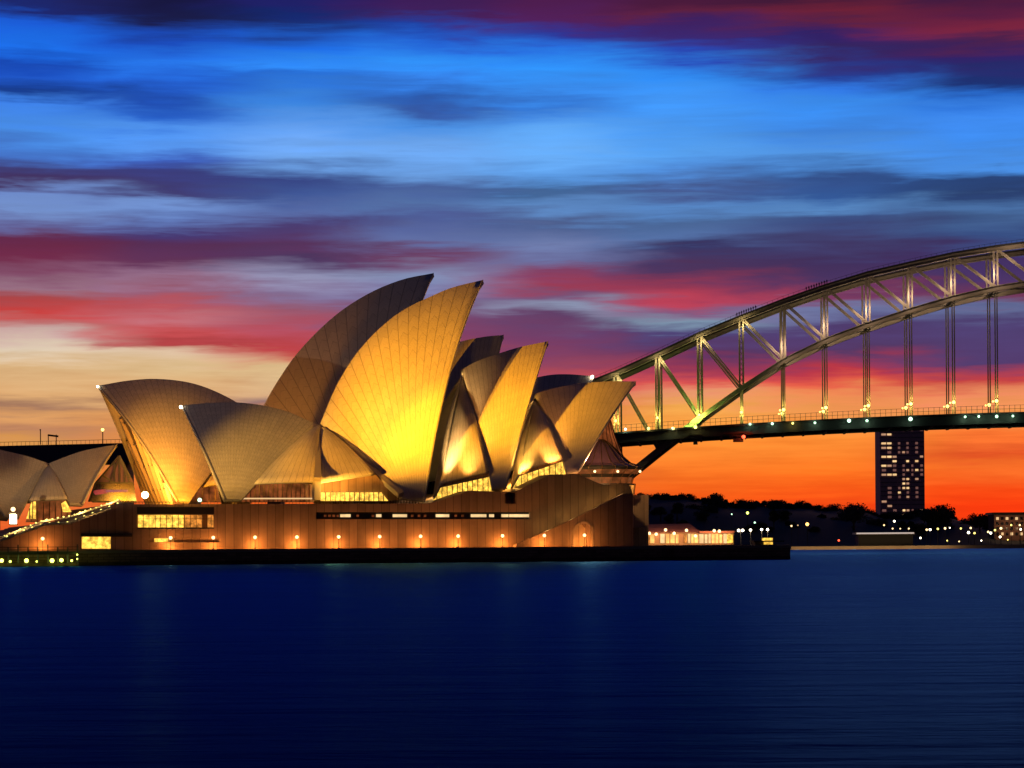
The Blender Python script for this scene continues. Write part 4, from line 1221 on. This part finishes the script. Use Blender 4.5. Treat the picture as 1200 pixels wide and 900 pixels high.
# apartment tower
TY = 1900.0
tb = at(1058, 634, TY); tw = empty('apartment_tower', Vector((tb.x, TY, 2))); tag(tw, 'tall slim apartment tower with scattered lit windows seen below the bridge', 'tower')
xl, xr_ = at(1031.5, 560, TY).x, at(1083.5, 560, TY).x; ztop = at(1058, 499, TY).z
bm = bmesh.new(); add_prism(bm, [Vector((xl, TY, 1)), Vector((xr_, TY, 1)), Vector((xr_, TY, ztop)), Vector((xl, TY, ztop))], Vector((0, 26, 0))); recalc(bm)
link('wall', bm, M['tower'], tw)
for x in (1036, 1050, 1064, 1078): point(Vector((at(x, 600, TY).x, TY - 9, 14)), 9000, (1.0, .5, .3), 1.5)  # fill lights added to brighten the tower's lower wall
nf = 25; fh = (ztop - 8) / nf
wpos = [0.03, .16, .28, .40, .50, .59, .70, .79, .90]; wwid = [.11, .10, .09, .06, .06, .06, .05, .07, .07]
litset = {(1, 0), (1, 1), (3, 0), (3, 1), (4, 0), (4, 1), (5, 4), (6, 0), (6, 1), (6, 2), (6, 8), (7, 2), (7, 5), (7, 7), (8, 0), (8, 1), (9, 5), (9, 7), (10, 0), (10, 1), (10, 2), (11, 4), (11, 5), (12, 4), (12, 5), (13, 4), (13, 5), (16, 0), (17, 1), (18, 4), (18, 5), (19, 4), (19, 6), (19, 8), (21, 1), (21, 7), (20, 7), (15, 5), (18, 8), (23, 0), (23, 3), (23, 5), (22, 8), (14, 3), (11, 7)}
wd = xr_ - xl; nw = 0
for f in range(nf):
    zc = ztop - fh * (f + .9)
    bm = bmesh.new(); add_box(bm, Vector(((xl + xr_) / 2, TY - .12, zc + fh * .30)), wd * .985, .3, fh * .10); recalc(bm)
    link('floor_band', bm, M['steel_dark'], tw)
    for c in range(9):
        lit = (f, c) in litset
        if not lit and (f * 9 + c * 5) % 10 > 2: continue
        if not lit: nw += 1
        bm = bmesh.new(); add_box(bm, Vector((xl + wd * (wpos[c] + wwid[c] / 2), TY - .1, zc)), wd * wwid[c] * (.95 if lit else .8), .35, fh * (.42 if lit else .5)); recalc(bm)
        link('window', bm, (M['window_warm'], M['window_lit'], M['window_soft'])[(f * 5 + c) % 3] if lit else M['unlit_pane_glow'], tw)
bm = bmesh.new()
for s in (.385, .69):
    add_box(bm, Vector((xl + wd * s, TY - .15, ztop / 2)), .6, .5, ztop - 2)
recalc(bm); link('pilaster', bm, M['tower'], tw)

bm = bmesh.new(); add_box(bm, Vector(((xl + xr_) / 2 + 2, TY + 12, ztop + 1.6)), 14, 10, 3.2); recalc(bm); link('roof_plant', bm, M['tower'], tw)
# waterfront hotel
HY = 850.0
hb = at(800, 638, HY)
hs = empty('waterfront_hotel', Vector((hb.x, HY, 3.4))); tag(hs, 'long low hotel with glowing window bays and pinkish roof right of the podium', 'hotel')
def hbox(name, x0, y0, x1, y1, mat, dy=0, dep=18, par=None):
    A = at(x0, y0, HY + dy); B = at(x1, y1, HY + dy)
    bm = bmesh.new(); add_prism(bm, [Vector((A.x, A.y, A.z)), Vector((B.x, B.y, A.z)), Vector((B.x, B.y, B.z)), Vector((A.x, A.y, B.z))], Vector((0, dep, 0))); recalc(bm)
    return link(name, bm, mat, par or hs)
hbox('wall', 735, 624, 860, 640, M['hotel_wall'])
bm = bmesh.new()
A, B = at(733, 624, HY - 1), at(822, 624, HY - 1); C, D_ = at(756, 614.5, HY + 9), at(808, 613.5, HY + 9)
A2, B2 = A + Vector((0, 20, 0)), B + Vector((0, 20, 0))
v = [bm.verts.new(p) for p in (A, B, B2, A2, C, D_)]
for f in ((0, 1, 5, 4), (1, 2, 5), (2, 3, 4, 5), (3, 0, 4), (0, 3, 2, 1)): bm.faces.new([v[i] for i in f])
recalc(bm); link('roof', bm, M['roof_red'], hs)
hbox('roof', 820, 622.5, 861, 624.5, M['roof_red'], -1, 20)
x = 743.0; rr = random.Random(5)
while x < 857:
    w = rr.uniform(2.6, 5.2)
    if rr.random() > .12:
        hbox('window', x, 626 + rr.uniform(-.6, .6), x + w, 636.5, M[rr.choice(['hotel_glow', 'hotel_glow', 'window_lit', 'foyer'])], -.3, .5)
    x += w + rr.uniform(.6, 1.4)
hbox('window', 852, 626.5, 859, 636, M['foyer_hot'], -.5, .4)
for x, y in ((780, 621), (804.5, 621.5), (790, 625), (769, 626), (815, 628), (837, 622), (843, 622.5), (761, 625)):
    bm = bmesh.new(); add_ball(bm, at(x, y, HY - 3), .55, 8); link('wall_lamp', bm, M['globe'], hs)
for x in (752, 772, 792, 812, 832, 850):
    point(at(x, 619, HY - 4), 700, (1, .4, .2), .6)
    point(at(x, 629, HY - 5), 900, (1, .5, .16), .6)
# row of silhouetted cars? low hedge in front of the hotel
bm = bmesh.new(); A = at(735, 638, HY - 4); B = at(862, 638, HY - 4)
add_prism(bm, [Vector((A.x - 60, HY - 8, -1)), Vector((B.x + 14, HY - 8, -1)), Vector((B.x + 14, HY + 60, -1)), Vector((A.x - 60, HY + 60, -1))], Vector((0, 0, 4.4))); recalc(bm)
tag(link('far_quay', bm, M['seawall']), kind='structure')

# white lamps on the promenade's far end and beyond
def post_lamp(p, hgt, r, mat, label, group=None, power=0, col=(1, .75, .45), heads=1):
    b = Vector(p); e = empty('street_lamp', b); tag(e, label, 'street lamp', group)
    bm = bmesh.new(); add_tube(bm, [b, b + Vector((0, 0, hgt))], max(.08, r * .25), 6); link('pole', bm, M['steel_dark'], e)
    for h_ in range(heads):
        bm = bmesh.new(); add_ball(bm, b + Vector(((h_ - (heads - 1) / 2) * r * 3.0, 0, hgt + r * .6)), r, 8); link('lamp_head', bm, M[mat], e)
    if power: point(b + Vector((0, -r - .2, hgt)), power, col, r, parent=e)
    return e
def lamp_at(px, py, Y, r, mat, label, zb=3.2, **kw):
    p = at(px, py, Y); post_lamp(Vector((p.x, p.y, zb)), p.z - zb, r * .72, mat, label, **kw)
lamp_at(868, 622.5, 575, .45, 'white_glow', 'twin headed white lamp at the quay end nearest the hotel', heads=2, power=400)
lamp_at(879.5, 622, 580, .42, 'white_glow', 'single white lamp in the middle of the quay end', power=400)
lamp_at(892.5, 621.5, 575, .42, 'white_glow', 'white lamp left of the last lamp on the quay end', power=400)
lamp_at(899.5, 621.5, 578, .42, 'white_glow', 'last white lamp on the quay end', power=400)
# small lit kiosk at the quay end
kb = plx(900, 545); kk = empty('kiosk', kb); tag(kk, 'small lit kiosk under the last lamps on the quay end', 'kiosk')
bm = bmesh.new(); add_box(bm, kb + Vector((-.3, 0, .9)), 7.5, 3, .3, AXS); add_box(bm, kb + Vector((-2, 0, .35)), 3, 2.6, .8, AXS); recalc(bm); link('roof', bm, M['dark'], kk)
bm = bmesh.new(); add_box(bm, kb + Vector((-.2, -.6, .9)), 2.0, 1.6, 1.5, AXS); recalc(bm); link('lit_front', bm, M['foyer_hot'], kk)
for x, y, m_, r, lb in ((876, 602, 'green_lamp', 1.2, 'bright yellow green lamp high on the dark hillside'), (884.5, 613, 'mint_lamp', .8, 'mint lamp low on the hillside under the yellow green one'), (857.5, 603, 'mint_lamp', .6, 'faint pale lamp left of the yellow green hillside lamp'),
                     (946, 615.5, 'orange_lamp', 1.5, 'large orange lamp on the dark shore between quay and tower'), (927.5, 617, 'globe', .8, 'small pale lamp left of the orange shore lamp'), (935, 616, 'window_warm', .6, 'dim lamp just left of the orange shore lamp'),
                     (983, 634, 'red_lamp', .9, 'small red lamp near the waterline left of the tower'), (1048, 611.5, 'white_glow', .9, 'white lamp at the foot of the tower'),
                     (1078.5, 631, 'white_glow', .8, 'white lamp near the water below the tower right side'), (1036, 616, 'globe', .7, 'pale lamp at the tower base left corner'), (1046, 620, 'globe', .7, 'lamp under the tower base centre left'), (1055, 620, 'globe', .6, 'lamp under the tower base centre'), (1065, 620, 'globe', .7, 'lamp under the tower base right')):
    lamp_at(x, y, 1560 if y > 606 else 1650, r, m_, lb, zb=2.5 if y > 606 else 10)
xs = [(1086, 621.5, .9), (1090, 621.5, 1.0), (1099, 620.5, .9), (1107.5, 620, 1.0), (1113, 619, .5), (1126, 620, .8), (1137.5, 619.5, .9), (1135, 625, 1.1), (1142, 625.5, .9), (1158, 624, .9), (1161, 625.5, 1.0), (1166, 622, .9), (1173, 620, 1.1), (1172, 630, .9), (1185, 616, .8), (1195, 616, .8), (1196, 621, .9), (1110, 634, .6), (1124, 635, .6), (1150, 634, .6), (1181, 633, .6)]
for i, (x, y, r) in enumerate(xs):
    lamp_at(x, y, 1500 + (i * 7) % 30, r, ('globe', 'white_glow', 'yellow_lamp')[i % 3], 'small warm lamp in the string along the far right shore', zb=2.2, group='lamps along the far right shore')

# brown flats at the right edge
FY = 1620.0
fb = at(1185, 632, FY); fl_ = empty('apartment_block', Vector((fb.x, FY, 2.2))); tag(fl_, 'low brown apartment block with a few lit windows at the right edge', 'building')
def fbox(name, x0, y0, x1, y1, mat, dy=0, dep=20):
    A = at(x0, y0, FY + dy); B = at(x1, y1, FY + dy)
    bm = bmesh.new(); add_prism(bm, [Vector((A.x, A.y, A.z)), Vector((B.x, B.y, A.z)), Vector((B.x, B.y, B.z)), Vector((A.x, A.y, B.z))], Vector((0, dep, 0))); recalc(bm)
    return link(name, bm, mat, fl_)
fbox('wall', 1165, 603, 1225, 640, plain('flats_brick', (.22, .11, .08), .9))
fbox('roof', 1163, 600.5, 1227, 603, M['dark'], -1.5, 24)
for r_ in range(4):
    for c in range(10):
        lit = (r_ * 7 + c * 3) % 6 == 0
        fbox('window', 1167.5 + c * 5.6, 606 + r_ * 6, 1170.5 + c * 5.6, 609.2 + r_ * 6, M['window_warm'] if lit else M['tower_glass'], -.3, .5)
for x in (1170, 1185, 1200): point(at(x, 618, FY - 10), 900, (1, .6, .3), 1)
# long wharf shed with a bright roof edge
sb = at(1038, 634, 1500); sh = empty('wharf_shed', Vector((sb.x, 1500, 2.2))); tag(sh, 'long low wharf shed with a glowing roof edge in front of the tower', 'shed')
def sbox(name, x0, y0, x1, y1, mat, dy=0, dep=12):
    A = at(x0, y0, 1500 + dy); B = at(x1, y1, 1500 + dy)
    bm = bmesh.new(); add_prism(bm, [Vector((A.x, A.y, A.z)), Vector((B.x, B.y, A.z)), Vector((B.x, B.y, B.z)), Vector((A.x, A.y, B.z))], Vector((0, dep, 0))); recalc(bm)
    return link(name, bm, mat, sh)
sbox('wall', 1006, 626, 1070, 640, M['dark']); sbox('roof', 1003, 624.2, 1072, 625.8, plain('pale_roof', (.7, .65, .6), .6), -2, 16)
sbox('fascia_glow', 1004, 624.3, 1071, 625.3, glow('fascia_glow', (1, .8, .7), .55), -2.4, .3)  # the roof edge's lit look is put in as glow
for x in (1008, 1022, 1036, 1050, 1064): point(at(x, 621.5, 1499), 150, (1, .8, .6), .5)
for x in range(935, 1130, 22): point(at(x, 640, 1466), 1300, (1, .62, .28), .6)  # unseen lights added to make the shore wall a bright line
